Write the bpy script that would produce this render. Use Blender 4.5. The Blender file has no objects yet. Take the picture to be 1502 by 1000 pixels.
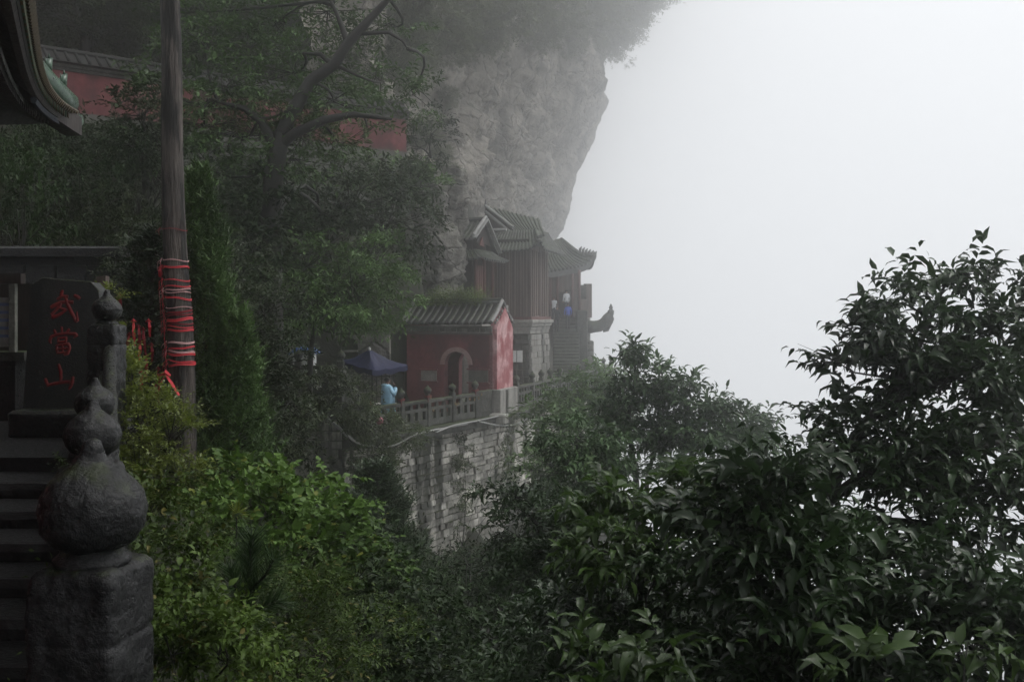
import bpy, math, random
import numpy as np
from mathutils import Vector, Matrix, noise as mnoise

SC = bpy.context.scene
COL = SC.collection
R = math.radians
FPX, CX, HY = 1460.0, 751.0, 458.0      # focal length in photo pixels, principal column, horizon row

# ------------------------------------------------------------------ camera
cam_d = bpy.data.cameras.new('camera')
cam = bpy.data.objects.new('camera', cam_d); COL.objects.link(cam)
cam.location = (0, 0, 0); cam.rotation_euler = (R(90), 0, 0)
cam_d.lens = 35; cam_d.sensor_width = 36; cam_d.shift_y = -42/1502
cam_d.clip_start = .05; cam_d.clip_end = 3000
SC.camera = cam
# ------------------------------------------------------------------ sky: overcast dome
SUN_EL, SUN_AZ = 58, 70                  # azimuth measured from +Y towards +X
w = bpy.data.worlds.new('World'); SC.world = w; w.use_nodes = True
nt = w.node_tree; nt.nodes.clear()
out = nt.nodes.new('ShaderNodeOutputWorld'); bg = nt.nodes.new('ShaderNodeBackground')
sky = nt.nodes.new('ShaderNodeTexSky'); sky.sky_type = 'NISHITA'; sky.sun_disc = False
sky.sun_elevation = R(SUN_EL); sky.sun_rotation = R(SUN_AZ); sky.dust_density = 6; sky.air_density = 1.5
bw = nt.nodes.new('ShaderNodeHueSaturation'); bw.inputs['Saturation'].default_value = .12
mx = nt.nodes.new('ShaderNodeMix'); mx.data_type = 'RGBA'; mx.inputs[0].default_value = .75
mx.inputs[7].default_value = (11.1, 11.3, 11.6, 1)
nt.links.new(sky.outputs[0], bw.inputs['Color']); nt.links.new(bw.outputs[0], mx.inputs[6])
nt.links.new(mx.outputs[2], bg.inputs[0]); nt.links.new(bg.outputs[0], out.inputs[0])
bg.inputs[1].default_value = .105
# ------------------------------------------------------------------ weak veiled sun
sd = bpy.data.lights.new('sun', 'SUN'); sd.energy = 1.5; sd.angle = R(16); sd.color = (1, .97, .93)
sun = bpy.data.objects.new('sun', sd); COL.objects.link(sun)
d = Vector((math.sin(R(SUN_AZ))*math.cos(R(SUN_EL)), math.cos(R(SUN_AZ))*math.cos(R(SUN_EL)), math.sin(R(SUN_EL))))
sun.rotation_euler = d.to_track_quat('Z', 'Y').to_euler()
# ------------------------------------------------------------------ picture settings
SC.view_settings.view_transform = 'Standard'; SC.view_settings.look = 'None'
SC.view_settings.exposure = 0; SC.view_settings.gamma = 1
SC.render.engine = 'CYCLES'
cy = SC.cycles
cy.use_denoising = True
cy.max_bounces = 7; cy.diffuse_bounces = 2; cy.glossy_bounces = 2; cy.transmission_bounces = 3
cy.volume_bounces = 5; cy.transparent_max_bounces = 8
cy.use_adaptive_sampling = True; cy.adaptive_threshold = .006
cy.sample_clamp_indirect = 4

# =================================================================== helpers
def P(px, py, y):
    return Vector(((px-CX)/FPX*y, y, (HY-py)/FPX*y))

def sh(o, label=None, cat=None, group=None, kind=None):
    if label: o['label'] = label
    if cat: o['category'] = cat
    if group: o['group'] = group
    if kind: o['kind'] = kind
    return o

def thing(name, loc, label, cat, group=None):
    o = bpy.data.objects.new(name, None); COL.objects.link(o)
    o.location = loc; o.empty_display_size = .2
    return sh(o, label, cat, group)

def link_mesh(name, me, mat=None, parent=None, loc=None, rot=None):
    o = bpy.data.objects.new(name, me); COL.objects.link(o)
    if mat and not me.materials: me.materials.append(mat)
    if parent: o.parent = parent
    if loc is not None: o.location = loc
    if rot is not None: o.rotation_euler = rot
    return o

def wloc(o):
    p = Vector((0, 0, 0))
    while o is not None:
        p += o.location; o = o.parent
    return p

class MB:
    def __init__(s): s.v = []; s.f = []
    def add(s, vs, fs):
        b = len(s.v); s.v += [tuple(q) for q in vs]; s.f += [tuple(b+i for i in f) for f in fs]
        return s
    def box(s, c, size, ax=(1, 0, 0), ay=None, az=(0, 0, 1), taper=1.0):
        c = Vector(c); ax = Vector(ax).normalized(); az = Vector(az).normalized()
        ay = az.cross(ax).normalized() if ay is None else Vector(ay).normalized()
        hx, hy, hz = [q/2 for q in size]
        vs = []
        for k, t in ((-1, 1), (1, taper)):
            for i, j in ((-1, -1), (1, -1), (1, 1), (-1, 1)):
                vs.append(c+ax*hx*i*t+ay*hy*j*t+az*hz*k)
        return s.add(vs, [(3, 2, 1, 0), (4, 5, 6, 7), (0, 1, 5, 4), (1, 2, 6, 5), (2, 3, 7, 6), (3, 0, 4, 7)])
    def bbox(s, c, size, ax=(1, 0, 0), az=(0, 0, 1), b=.01):
        """box with chamfered vertical and top edges"""
        c = Vector(c); ax = Vector(ax).normalized(); az = Vector(az).normalized(); ay = az.cross(ax).normalized()
        hx, hy, hz = [q/2 for q in size]
        def ring(z, ins):
            x, y = hx-ins, hy-ins
            o = [(-x+b, -y), (x-b, -y), (x, -y+b), (x, y-b), (x-b, y), (-x+b, y), (-x, y-b), (-x, -y+b)]
            return [c+ax*p+ay*q+az*z for p, q in o]
        vs = ring(-hz, 0)+ring(hz-b, 0)+ring(hz, b)
        fs = [tuple(range(7, -1, -1)), tuple(range(16, 24))]
        for r in (0, 8):
            for i in range(8):
                j = (i+1) % 8; fs.append((r+i, r+j, r+8+j, r+8+i))
        return s.add(vs, fs)
    def tube(s, path, rad, n=8, cap=True, flat=None):
        path = [Vector(p) for p in path]; m = len(path)
        if not hasattr(rad, '__len__'): rad = [rad]*m
        t0 = (path[1]-path[0]).normalized()
        up = Vector((0, 0, 1)) if abs(t0.z) < .9 else Vector((1, 0, 0))
        a = t0.cross(up).normalized(); vs = []
        for i, p in enumerate(path):
            t = (path[min(i+1, m-1)]-path[max(i-1, 0)]).normalized()
            a = (a-t*a.dot(t)).normalized(); b = t.cross(a)
            for k in range(n):
                th = 2*math.pi*k/n
                vs.append(p+a*math.cos(th)*rad[i]+b*math.sin(th)*rad[i]*(flat or 1))
        fs = []
        for i in range(m-1):
            for k in range(n):
                q = (k+1) % n; fs.append((i*n+k, i*n+q, (i+1)*n+q, (i+1)*n+k))
        if cap: fs += [tuple(range(n-1, -1, -1)), tuple(range((m-1)*n, m*n))]
        return s.add(vs, fs)
    def lathe(s, prof, c, n=16, sq=None):
        """profile (r, z) list turned round z"""
        c = Vector(c); vs = []; m = len(prof)
        for r, z in prof:
            for k in range(n):
                th = 2*math.pi*(k+.5)/n; vs.append(c+Vector((r*math.cos(th), r*math.sin(th), z)))
        fs = []
        for i in range(m-1):
            for k in range(n):
                q = (k+1) % n; fs.append((i*n+k, i*n+q, (i+1)*n+q, (i+1)*n+k))
        fs += [tuple(range(n-1, -1, -1)), tuple(range((m-1)*n, m*n))]
        return s.add(vs, fs)
    def prism(s, poly, o, ax, ay, depth):
        """closed 2D polygon (may be concave) in frame (o, ax, ay), pushed along az"""
        o = Vector(o); ax = Vector(ax); ay = Vector(ay); n = len(poly)
        az = ax.cross(ay).normalized()
        vs = [o+ax*x+ay*y for x, y in poly]; vs += [q+az*depth for q in vs]
        fs = [tuple(range(n-1, -1, -1)), tuple(range(n, 2*n))]
        for i in range(n):
            j = (i+1) % n; fs.append((i, j, n+j, n+i))
        return s.add(vs, fs)
    def mesh(s, name, org=(0, 0, 0), smooth=False):
        me = bpy.data.meshes.new(name); ox, oy, oz = org
        me.from_pydata([(x-ox, y-oy, z-oz) for x, y, z in s.v], [], s.f)
        me.validate()
        if smooth: me.polygons.foreach_set('use_smooth', [True]*len(me.polygons))
        return me
    def build(s, name, mat, parent=None, smooth=False, kind=None):
        """parts: mesh coordinates are world ones minus the parent's place. Top level: origin at the base centre"""
        if parent is not None:
            o = link_mesh(name, s.mesh(name, wloc(parent), smooth), mat, parent)
        else:
            a = np.array(s.v); org = ((a[:, 0].min()+a[:, 0].max())/2, (a[:, 1].min()+a[:, 1].max())/2, a[:, 2].min())
            o = link_mesh(name, s.mesh(name, org, smooth), mat, None, org)
        if kind: o['kind'] = kind
        return o

def recalc(o):
    import bmesh
    bm = bmesh.new(); bm.from_mesh(o.data); bmesh.ops.recalc_face_normals(bm, faces=bm.faces); bm.to_mesh(o.data); bm.free()
    return o

def fbm(x, y, z, oct=4):
    return mnoise.fractal(Vector((x, y, z)), 1.0, 2.0, oct)

def roughen(o, amp, scale, oct=4, seed=0, smooth=True):
    """push the vertices of a stone piece in and out"""
    me = o.data; n = [v.normal.copy() for v in me.vertices]
    for v, nn in zip(me.vertices, n):
        p = (v.co+Vector((seed, seed*2, -seed)))*scale
        v.co += nn*amp*fbm(p.x, p.y, p.z, oct)
    if smooth: me.polygons.foreach_set('use_smooth', [True]*len(me.polygons))
    return o

def subdiv(o, cuts):
    import bmesh
    bm = bmesh.new(); bm.from_mesh(o.data)
    bmesh.ops.subdivide_edges(bm, edges=bm.edges, cuts=cuts, use_grid_fill=True)
    bm.to_mesh(o.data); bm.free(); return o

def npmesh(name, verts, faces_flat, counts, smooth=False):
    me = bpy.data.meshes.new(name)
    me.vertices.add(len(verts)); me.vertices.foreach_set('co', np.ascontiguousarray(verts, np.float32).ravel())
    me.loops.add(len(faces_flat)); me.loops.foreach_set('vertex_index', np.ascontiguousarray(faces_flat, np.int32))
    st = np.concatenate([[0], np.cumsum(counts)[:-1]]).astype(np.int32)
    me.polygons.add(len(counts)); me.polygons.foreach_set('loop_start', st)
    if smooth: me.polygons.foreach_set('use_smooth', np.ones(len(counts), bool))
    me.update(calc_edges=True); return me

# =================================================================== materials
def new_mat(name):
    m = bpy.data.materials.new(name); m.use_nodes = True
    n = m.node_tree.nodes; return m, m.node_tree, n['Principled BSDF']

def N(t, kind, **kw):
    n = t.nodes.new('ShaderNode'+kind)
    for k, v in kw.items():
        if k in n.inputs: n.inputs[k].default_value = v
        else: setattr(n, k, v)
    return n

def c4(c): return (c[0], c[1], c[2], 1)

def mixc(t, fac, a, b, blend='MIX'):
    m = t.nodes.new('ShaderNodeMix'); m.data_type = 'RGBA'; m.blend_type = blend
    for i, v in ((0, fac), (6, a), (7, b)):
        if isinstance(v, bpy.types.NodeSocket): t.links.new(v, m.inputs[i])
        elif i: m.inputs[i].default_value = c4(v)
        else: m.inputs[i].default_value = v
    return m.outputs[2]

def ramp(t, sock, lo, hi, a=0., b=1.):
    m = t.nodes.new('ShaderNodeMapRange'); m.interpolation_type = 'SMOOTHSTEP'
    for i, v in enumerate((lo, hi, a, b)): m.inputs[i+1].default_value = v
    t.links.new(sock, m.inputs[0]); return m.outputs[0]

def noise_tex(t, scale, detail=4, rough=.55, vec=None, stretch=None, dist=0.):
    n = N(t, 'TexNoise', Scale=scale, Detail=detail, Roughness=rough, Distortion=dist)
    if vec is not None:
        if stretch is not None:
            mp = N(t, 'Mapping'); mp.inputs['Scale'].default_value = stretch
            t.links.new(vec, mp.inputs[0]); vec = mp.outputs[0]
        t.links.new(vec, n.inputs['Vector'])
    return n.outputs[0]

def bump(t, bs, h, strength, dist):
    b = N(t, 'Bump', Strength=strength, Distance=dist); t.links.new(h, b.inputs['Height'])
    t.links.new(b.outputs[0], bs.inputs['Normal']); return b

def surf(name, c1, c2, scale=3, rough=(.6, .9), bstr=.5, bdist=.02, bscale=None, stretch=None, moss=None, mossamt=.5,
         stain=None, stainstretch=(1.6, 1.6, .14), stainlim=(.5, .66), rnd=0., spec=.4, crack=None):
    """general weathered surface: two-tone noise, grain relief, optional moss on upward faces and vertical run stains"""
    m, t, b = new_mat(name)
    pos = N(t, 'NewGeometry').outputs['Position']
    n1 = noise_tex(t, scale, 6, .6, pos, stretch)
    col = mixc(t, ramp(t, n1, .3, .7), c1, c2)
    n3 = noise_tex(t, scale*6, 5, .65, pos, stretch)
    col = mixc(t, ramp(t, n3, .3, .75, .0, .45), col, tuple(q*.35 for q in c1))
    hgt = None
    if crack:
        vo = N(t, 'TexVoronoi', feature='DISTANCE_TO_EDGE', Scale=crack[0])
        wn = N(t, 'TexNoise', Scale=crack[0]*1.7, Detail=5); t.links.new(pos, wn.inputs['Vector'])
        va = N(t, 'VectorMath', operation='MULTIPLY_ADD'); t.links.new(wn.outputs['Color'], va.inputs[0]); va.inputs[1].default_value = (2.2/crack[0]*.5,)*3
        mp = N(t, 'Mapping'); mp.inputs['Scale'].default_value = (1, 1, 1.9); t.links.new(pos, mp.inputs[0]); t.links.new(mp.outputs[0], va.inputs[2]); t.links.new(va.outputs[0], vo.inputs['Vector'])
        hgt = ramp(t, vo.outputs['Distance'], 0, .09)
        col = mixc(t, ramp(t, vo.outputs['Distance'], 0, .05, crack[1], 0), col, tuple(q*.3 for q in c1))
    if rnd:
        oi = N(t, 'ObjectInfo').outputs['Random']
        hv = N(t, 'HueSaturation'); hv.inputs['Saturation'].default_value = 1
        t.links.new(ramp(t, oi, 0, 1, 1-rnd, 1+rnd), hv.inputs['Value']); t.links.new(col, hv.inputs['Color']); col = hv.outputs[0]
    if stain:
        ns = noise_tex(t, 1.0, 5, .6, pos, stainstretch)
        col = mixc(t, ramp(t, ns, stainlim[0], stainlim[1]), col, stain)
    if moss:
        g = N(t, 'NewGeometry').outputs['Normal']; sp = N(t, 'SeparateXYZ'); t.links.new(g, sp.inputs[0])
        nm = noise_tex(t, scale*2.3, 5, .65, pos)
        mm = N(t, 'Math', operation='ADD'); t.links.new(ramp(t, sp.outputs[2], -.3, 1, -.15, .25), mm.inputs[0]); t.links.new(nm, mm.inputs[1])
        col = mixc(t, ramp(t, mm.outputs[0], .72-mossamt*.35, .86-mossamt*.3), col, moss)
    t.links.new(col, b.inputs['Base Color'])
    nb = noise_tex(t, bscale or scale*4, 7, .62, pos, stretch)
    if hgt is not None:
        am = N(t, 'Math', operation='MULTIPLY_ADD'); t.links.new(hgt, am.inputs[0]); am.inputs[1].default_value = .5; t.links.new(nb, am.inputs[2]); nb = am.outputs[0]
    bump(t, b, nb, bstr, bdist)
    t.links.new(ramp(t, n3, .3, .7, rough[0], rough[1]), b.inputs['Roughness'])
    b.inputs['Specular IOR Level'].default_value = spec
    return m

def leaf_mat(name, c1, c2, rough=.4, transl=.22, spec=.4, yellow=None):
    m, t, b = new_mat(name)
    g = N(t, 'NewGeometry'); oi = N(t, 'ObjectInfo').outputs['Random']
    ad = N(t, 'Math', operation='ADD'); t.links.new(g.outputs['Random Per Island'], ad.inputs[0]); t.links.new(oi, ad.inputs[1])
    fr = N(t, 'Math', operation='FRACT'); t.links.new(ad.outputs[0], fr.inputs[0])
    n1 = noise_tex(t, .9, 3, .5, g.outputs['Position'])
    f = mixc(t, .55, (0, 0, 0), (0, 0, 0)).node
    t.links.new(fr.outputs[0], f.inputs[6]); t.links.new(ramp(t, n1, .35, .65), f.inputs[7])
    col = mixc(t, f.outputs[2], c1, c2)
    if yellow: col = mixc(t, ramp(t, fr.outputs[0], .955, .96), col, yellow)
    t.links.new(col, b.inputs['Base Color']); b.inputs['Roughness'].default_value = rough
    b.inputs['Specular IOR Level'].default_value = spec
    tr = N(t, 'BsdfTranslucent'); t.links.new(mixc(t, .5, col, tuple(q*1.2 for q in c2)), tr.inputs[0])
    ms = N(t, 'MixShader'); ms.inputs[0].default_value = transl
    t.links.new(b.outputs[0], ms.inputs[1]); t.links.new(tr.outputs[0], ms.inputs[2])
    t.links.new(ms.outputs[0], t.nodes['Material Output'].inputs[0])
    return m

M = {}
M['stone_dark'] = surf('wet dark stone', (0.0067, 0.0071, 0.0073), (0.0158, 0.0160, 0.0163), 5, (.22, .5), 1., .016, 30, moss=(.022, .028, .012), mossamt=.1, spec=.3)
M['stone_step'] = surf('wet stair stone', (0.0056, 0.0056, 0.0063), (0.0126, 0.0126, 0.0126), 4, (.25, .6), .9, .012, 20, stretch=(1, 3, 1), spec=.3)
M['stele'] = surf('stele slate', (0.0186, 0.0212, 0.0203), (0.0355, 0.0389, 0.0363), 6, (.5, .75), .8, .006, 60, stain=(.012, .013, .013), stainstretch=(5, 5, .5))
M['red_paint'] = surf('faded red lacquer paint', (.26, .016, .016), (.12, .010, .011), 22, (.5, .7), .5, .004)
M['balus'] = surf('weathered balustrade stone', (.026, .029, .023), (.115, .115, .104), 4.5, (.6, .9), 1., .025, 12, moss=(.035, .048, .018), mossamt=.6, rnd=.2, stain=(.022, .024, .018), stainstretch=(2.4, 2.4, .5), stainlim=(.52, .64))
M['wallstone'] = surf('pale ashlar', (0.3006, 0.2910, 0.2596), (0.6285, 0.6011, 0.5465), 1.7, (.6, .9), .9, .03, 8, stain=(.045, .047, .038), stainlim=(.5, .58), stainstretch=(.9, .9, .07), moss=(.05, .06, .025), mossamt=.2, rnd=.4)
M['mortar'] = surf('dark joint', (.03, .03, .027), (.06, .058, .05), 4, stain=(.02, .022, .016))
M['rock'] = surf('cliff rock', crack=(.28, .55), c1=(.20, .180, .155), c2=(.47, .43, .375), scale=.32, rough=(.7, .95), bstr=1., bdist=.5, bscale=1.1, stretch=(1, 1, 2.0), stain=(.085, .078, .07), stainstretch=(.22, .22, .10), stainlim=(.52, .68), moss=(.05, .06, .028), mossamt=.25)
M['rock_low'] = surf('buttress rock', crack=(.55, .5), c1=(.11, .105, .092), c2=(.27, .255, .225), scale=.8, rough=(.7, .95), bstr=1., bdist=.2, bscale=2.4, stretch=(1, 1, 1.8), stain=(.045, .045, .038), stainstretch=(.7, .7, .15), moss=(.045, .058, .024), mossamt=.4)
M['redwall'] = surf('red limewash plaster', (.135, .036, .040), (.25, .072, .076), .9, (.7, .9), .5, .012, 9, stain=(.075, .030, .032), stainstretch=(1.0, 1.0, .55), stainlim=(.46, .64))
M['pinkwall'] = surf('flaking pink limewash', (.40, .13, .14), (.72, .50, .50), 1.7, (.7, .9), .5, .012, 9, stain=(.30, .08, .088), stainstretch=(2.0, 2.0, 1.2), stainlim=(.46, .60))
M['pinktrim'] = surf('faded pink trim', (.33, .20, .19), (.42, .30, .28), 4)
M['brickgrey'] = surf('grey brick', (0.0900, 0.0936, 0.0792), (0.1560, 0.1560, 0.1344), 5, rnd=.2, moss=(.04, .055, .022), mossamt=.3)
M['tile'] = surf('grey roof tile', (0.0715, 0.0741, 0.0715), (0.1560, 0.1586, 0.1508), 3, (.5, .8), .5, .01, 20, moss=(.035, .05, .02), mossamt=.35, rnd=.15)
M['tile_dark'] = surf('dark mossy roof tile', (.020, .021, .020), (.045, .045, .042), 3, (.5, .8), .5, .01, 20, moss=(.020, .030, .011), mossamt=.45, rnd=.15)
M['tile_light'] = surf('pale ridge tile', (.24, .24, .235), (.38, .38, .37), 4, (.5, .8), .4, .01, 20, rnd=.1)
M['wood'] = surf('weathered grey-brown boards', (.085, .058, .049), (.185, .138, .118), 1.6, (.6, .85), .6, .01, 12, stretch=(3, 3, .3), rnd=.3)
M['woodred'] = surf('red lacquered timber', (.085, .03, .027), (.15, .06, .052), 2, (.5, .8), .4, .008, 12, stretch=(3, 3, .4), rnd=.15)
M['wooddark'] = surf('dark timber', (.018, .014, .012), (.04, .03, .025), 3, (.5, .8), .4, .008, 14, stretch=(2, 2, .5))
M['bark'] = surf('grooved log bark', (.05, .044, .04), (.125, .104, .09), 9, (.7, .95), 1., .05, 26, stretch=(1, 1, .13), stain=(.016, .014, .013), stainstretch=(11, 11, 1.6), stainlim=(.46, .56))
M['branch'] = surf('dark wet bark', (0.0108, 0.0096, 0.0084), (0.0240, 0.0216, 0.0180), 8, (.6, .9), .7, .01, 30)
M['soil'] = surf('damp soil and leaf litter', (.010, .010, .006), (.022, .026, .010), 1.2, (.8, 1), .8, .05, 6)
M['paving'] = surf('terrace paving', (.10, .10, .09), (.17, .17, .155), 1.3, (.5, .85), .5, .01, 8, moss=(.05, .06, .03), mossamt=.1)
M['masonry'] = surf('pale masonry', (0.2530, 0.2472, 0.2242), (0.3910, 0.3795, 0.3507), 2, (.7, .9), .6, .02, 8, stain=(.10, .10, .09), rnd=.15)
M['metal_grey'] = surf('galvanised pipe', (.30, .30, .29), (.42, .42, .41), 8, (.4, .6), .1, .002)
M['white'] = surf('white paper board', (.62, .62, .60), (.72, .72, .70), 5, (.6, .8), .1, .002)
M['paperblue'] = surf('blue print', (.12, .16, .3), (.16, .2, .36), 5)
M['green_glaze'] = surf('green glazed ridge', (.022, .055, .030), (.05, .105, .062), 10, (.22, .45), .3, .004, 30, spec=.5)
M['yellow_glaze'] = surf('ochre glazed tile ends', (0.0440, 0.0288, 0.0112), (0.0880, 0.0600, 0.0256), 12, (.3, .5), .3, .004, 30)
M['paintblue'] = surf('faded blue painted board', (0.0150, 0.0200, 0.0300), (0.0300, 0.0375, 0.0500), 8)

def plain(name, c, rough=.6, spec=.3, bs=0., scale=40):
    return surf(name, c, tuple(min(1, q*1.25) for q in c), scale, (rough, min(1, rough+.15)), bs, .004, spec=spec)
M['blue_canvas'] = plain('navy canopy cloth', (.014, .018, .062), .45, .3, .2, 6)
M['tarp'] = plain('bright blue tarpaulin', (.05, .15, .52), .35, .5, .3, 9)
M['poncho'] = plain('pale blue plastic raincoat', (.30, .52, .68), .25, .5, .3, 14)
M['skin'] = plain('skin', (.30, .17, .12), .5)
M['hair'] = plain('black hair', (.008, .007, .007), .4)
M['cloth_dark'] = plain('dark cloth', (.02, .022, .028), .8)
M['cloth_white'] = plain('white cloth', (.72, .74, .76), .8)
M['cloth_blue'] = plain('blue jacket cloth', (.05, .11, .50), .7)
M['cloth_pink'] = plain('pink cloth', (.36, .13, .16), .7)
M['ribbon'] = plain('red prayer ribbon', (.46, .035, .045), .6, .3, .2, 30)
M['ribbon_pale'] = plain('sun-bleached ribbon', (.50, .30, .29), .7, .3, .2, 30)
M['ribbon_deep'] = plain('crimson ribbon', (.17, .010, .016), .7, .3, .2, 30)
M['brass'] = plain('brass padlock', (0.2520, 0.1620, 0.0480), .35, .6)
M['lamp_red'] = plain('red paper lantern', (.45, .04, .03), .6)

M['lf_fork'] = leaf_mat('broadleaf tree leaves', (0.0174, 0.0333, 0.0095), (0.1206, 0.2092, 0.0676), .5, .12, .2)
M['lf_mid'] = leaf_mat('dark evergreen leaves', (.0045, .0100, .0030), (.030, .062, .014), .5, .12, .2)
M['lf_spray'] = leaf_mat('layered leaf sprays', (0.0186, 0.0372, 0.0101), (0.1342, 0.2370, 0.0664), .5, .12, .2)
M['lf_holly'] = leaf_mat('small glossy leaves', (0.0088, 0.0143, 0.0060), (0.0582, 0.0806, 0.0370), .45, .2, .25)
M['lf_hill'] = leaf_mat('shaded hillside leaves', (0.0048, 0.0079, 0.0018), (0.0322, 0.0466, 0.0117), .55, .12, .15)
M['lf_bright'] = leaf_mat('lush bright leaves', (.016, .036, .006), (.100, .180, .034), .5, .2, .2, (.15, .17, .03))
M['lf_under'] = leaf_mat('undergrowth leaves', (0.0088, 0.0187, 0.0028), (0.0784, 0.1288, 0.0202), .5, .18, .2, (.12, .11, .03))
M['lf_yellow'] = leaf_mat('yellow green shrub leaves', (0.0315, 0.0486, 0.0069), (0.1922, 0.2388, 0.0408), .42, .3)
M['lf_near'] = leaf_mat('glossy dark near leaves', (0.0035, 0.0089, 0.0025), (0.0262, 0.0564, 0.0141), .38, .18, .3)
M['lf_near_bright'] = leaf_mat('young glossy leaves', (0.0099, 0.0231, 0.0039), (0.0717, 0.1344, 0.0246), .4, .3, .3)
M['lf_rim'] = leaf_mat('dim rim leaves', (0.0066, 0.0154, 0.0033), (0.0493, 0.0896, 0.0190), .4, .28, .3)
M['lf_cliff'] = leaf_mat('haze-tinted cliff shrub leaves', (0.0309, 0.0397, 0.0194), (0.1971, 0.2240, 0.1344), .6, .25, .15)  # leaf colour lightened to paint in fog over the upper cliff
M['lf_right'] = leaf_mat('ravine tree leaves', (0.0104, 0.0238, 0.0074), (0.0726, 0.1361, 0.0454), .42, .12, .25)
M['lf_juniper'] = leaf_mat('juniper scale leaves', (0.0083, 0.0206, 0.0049), (0.0910, 0.1680, 0.0392), .6, .1)
M['lf_cedar'] = leaf_mat('cedar scale leaves', (0.0039, 0.0088, 0.0033), (0.0246, 0.0470, 0.0157), .6, .1)
M['lf_pine'] = leaf_mat('pine needles', (0.0077, 0.0187, 0.0055), (0.0392, 0.0806, 0.0224), .5, .1)
M['tile_black'] = surf('black mossy coping tile', (.012, .0125, .012), (.028, .028, .026), 3, (.6, .9), .5, .01, 20, rnd=.15, spec=.2)
M['grass'] = leaf_mat('roof grass', (0.0495, 0.0743, 0.0165), (0.2184, 0.3024, 0.0840), .6, .2)
M['creeper'] = leaf_mat('creeper leaves', (0.0174, 0.0270, 0.0088), (0.1081, 0.1474, 0.0551), .5, .2)
# =================================================================== THE SETTING
CTRL = np.array([
 (0,0,-2.1),(-1,1.5,-2.1),(-3,3,-2.2),(0,-10,-1.7),(-12,-10,-1.7),(-6,4,-2.2),(8,-8,-5),(0.2,2,-2.5),(-.6,3,-2.4),(0.6,4,-3.4),(0,8,-5.2),(0.5,14,-7),
 (0,20,-8),(-1,28,-8.8),(.5,33,-9.2),(2,40,-9),(4,48,-9),(-1.5,3.6,-2.1),(-2.4,6,-1.9),(-1.2,6,-3.1),(-3.4,9,-1.9),(-1.8,9,-3.7),(-5,12,-1.4),
 (-2.6,13,-3.8),(-4.8,18,-3.7),(-3.6,17.5,-5),(-3,20,-6.6),(-5.4,24,-5.0),(-4,22,-5.6),(-2.4,24,-8),(-1.8,21,-8),(-3.2,26,-7.8),(-2.2,17,-6.6),(-3.8,24.5,-6.8),(-1,24,-8.4),(-4.4,27.5,-5.5),(-2.9,31,-8.2),(-1.5,34,-8.6),(-.2,37,-8.8),(-6.2,27.8,-5.6),(-4.9,28.3,-6.4),(-8,29,-3.6),(-7.5,25,-3.4),
 (-6.5,12,-1.25),(-9,12,-1.1),(-5.5,9,-1.6),(-5,6.5,-2.2),(-9,14.5,-.8),(-9,20,1.2),(-10,26,3.6),(-14,26,5),(-12,31,5.1),(-9,31,3.9),(-9.5,34,4.6),(-7.2,38,4.2),(-5.4,41,5.2),
 (-5,33,-4.8),(-3,37,-4.8),(-6.4,35,-4.4),(-2,42,-4.8),(0,46,-4.8),(-4,44,-4),(-14,38,7),(-20,42,14),(-30,30,16),(-26,20,8),(-14,14,1),(-14,6,-1.2),(-30,6,-1),
 (-12,46,14),(-14,60,24),(-9,80,24),(-8,95,12),(-30,70,38),(-60,60,36),(-60,0,4),(-60,-60,-4),
 (2,3,-2.8),(3,5,-3.6),(5,6,-4.6),(3,10,-5),(5,12,-5.6),(2.5,18,-6.2),(5,18,-5.6),(7,22,-7.5),(4,28,-8.4),(8,30,-14),(10,10,-12),(12,18,-19),(9,4,-10),
 (14,5,-25),(16,40,-36),(8,45,-20),(10,60,-36),(6.5,58,-14),(4,62,-8),(8,75,-25),(25,20,-60),(40,50,-110),(30,0,-70),(14,-12,-20),(30,-40,-60),
 (100,100,-130),(200,0,-130),(0,220,-120),(60,150,-128),(300,300,-130),(-100,250,-60),(300,-300,-130),(-300,300,30),(-300,-300,-20),(0,-300,-60),(-300,0,20),
 (6,82,-26),(9,90,-40),(12,110,-60),(3,88,-14),(25,80,-70),(4,120,-50),(30,130,-110),(18,65,-50),(15,160,-105),(-4,100,0),(-5,140,-30),(60,80,-120),(30,200,-125),(600,600,-130),(-600,600,-40),(600,-600,-130),(-600,-600,-60),(0,600,-130),(600,0,-130)], float)
CTRL = np.concatenate([CTRL, np.array([(a, c_, -130. if a > -60 else -60.) for a in range(-300, 341, 40) for c_ in range(-320, 341, 40) if (a > 45 and abs(c_) < 400) or (c_ > 170 and a > -130)], float)])
def ground_z(x, y):
    x = np.atleast_1d(np.asarray(x, float)); y = np.atleast_1d(np.asarray(y, float))
    d2 = (x[:, None]-CTRL[None, :, 0])**2+(y[:, None]-CTRL[None, :, 1])**2+.05
    # nearer points weigh more sharply, so that the banks stay steep
    wt = d2**-2.0
    return (wt*CTRL[None, :, 2]).sum(1)/wt.sum(1)
def gz(x, y): return float(ground_z(x, y)[0])

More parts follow.
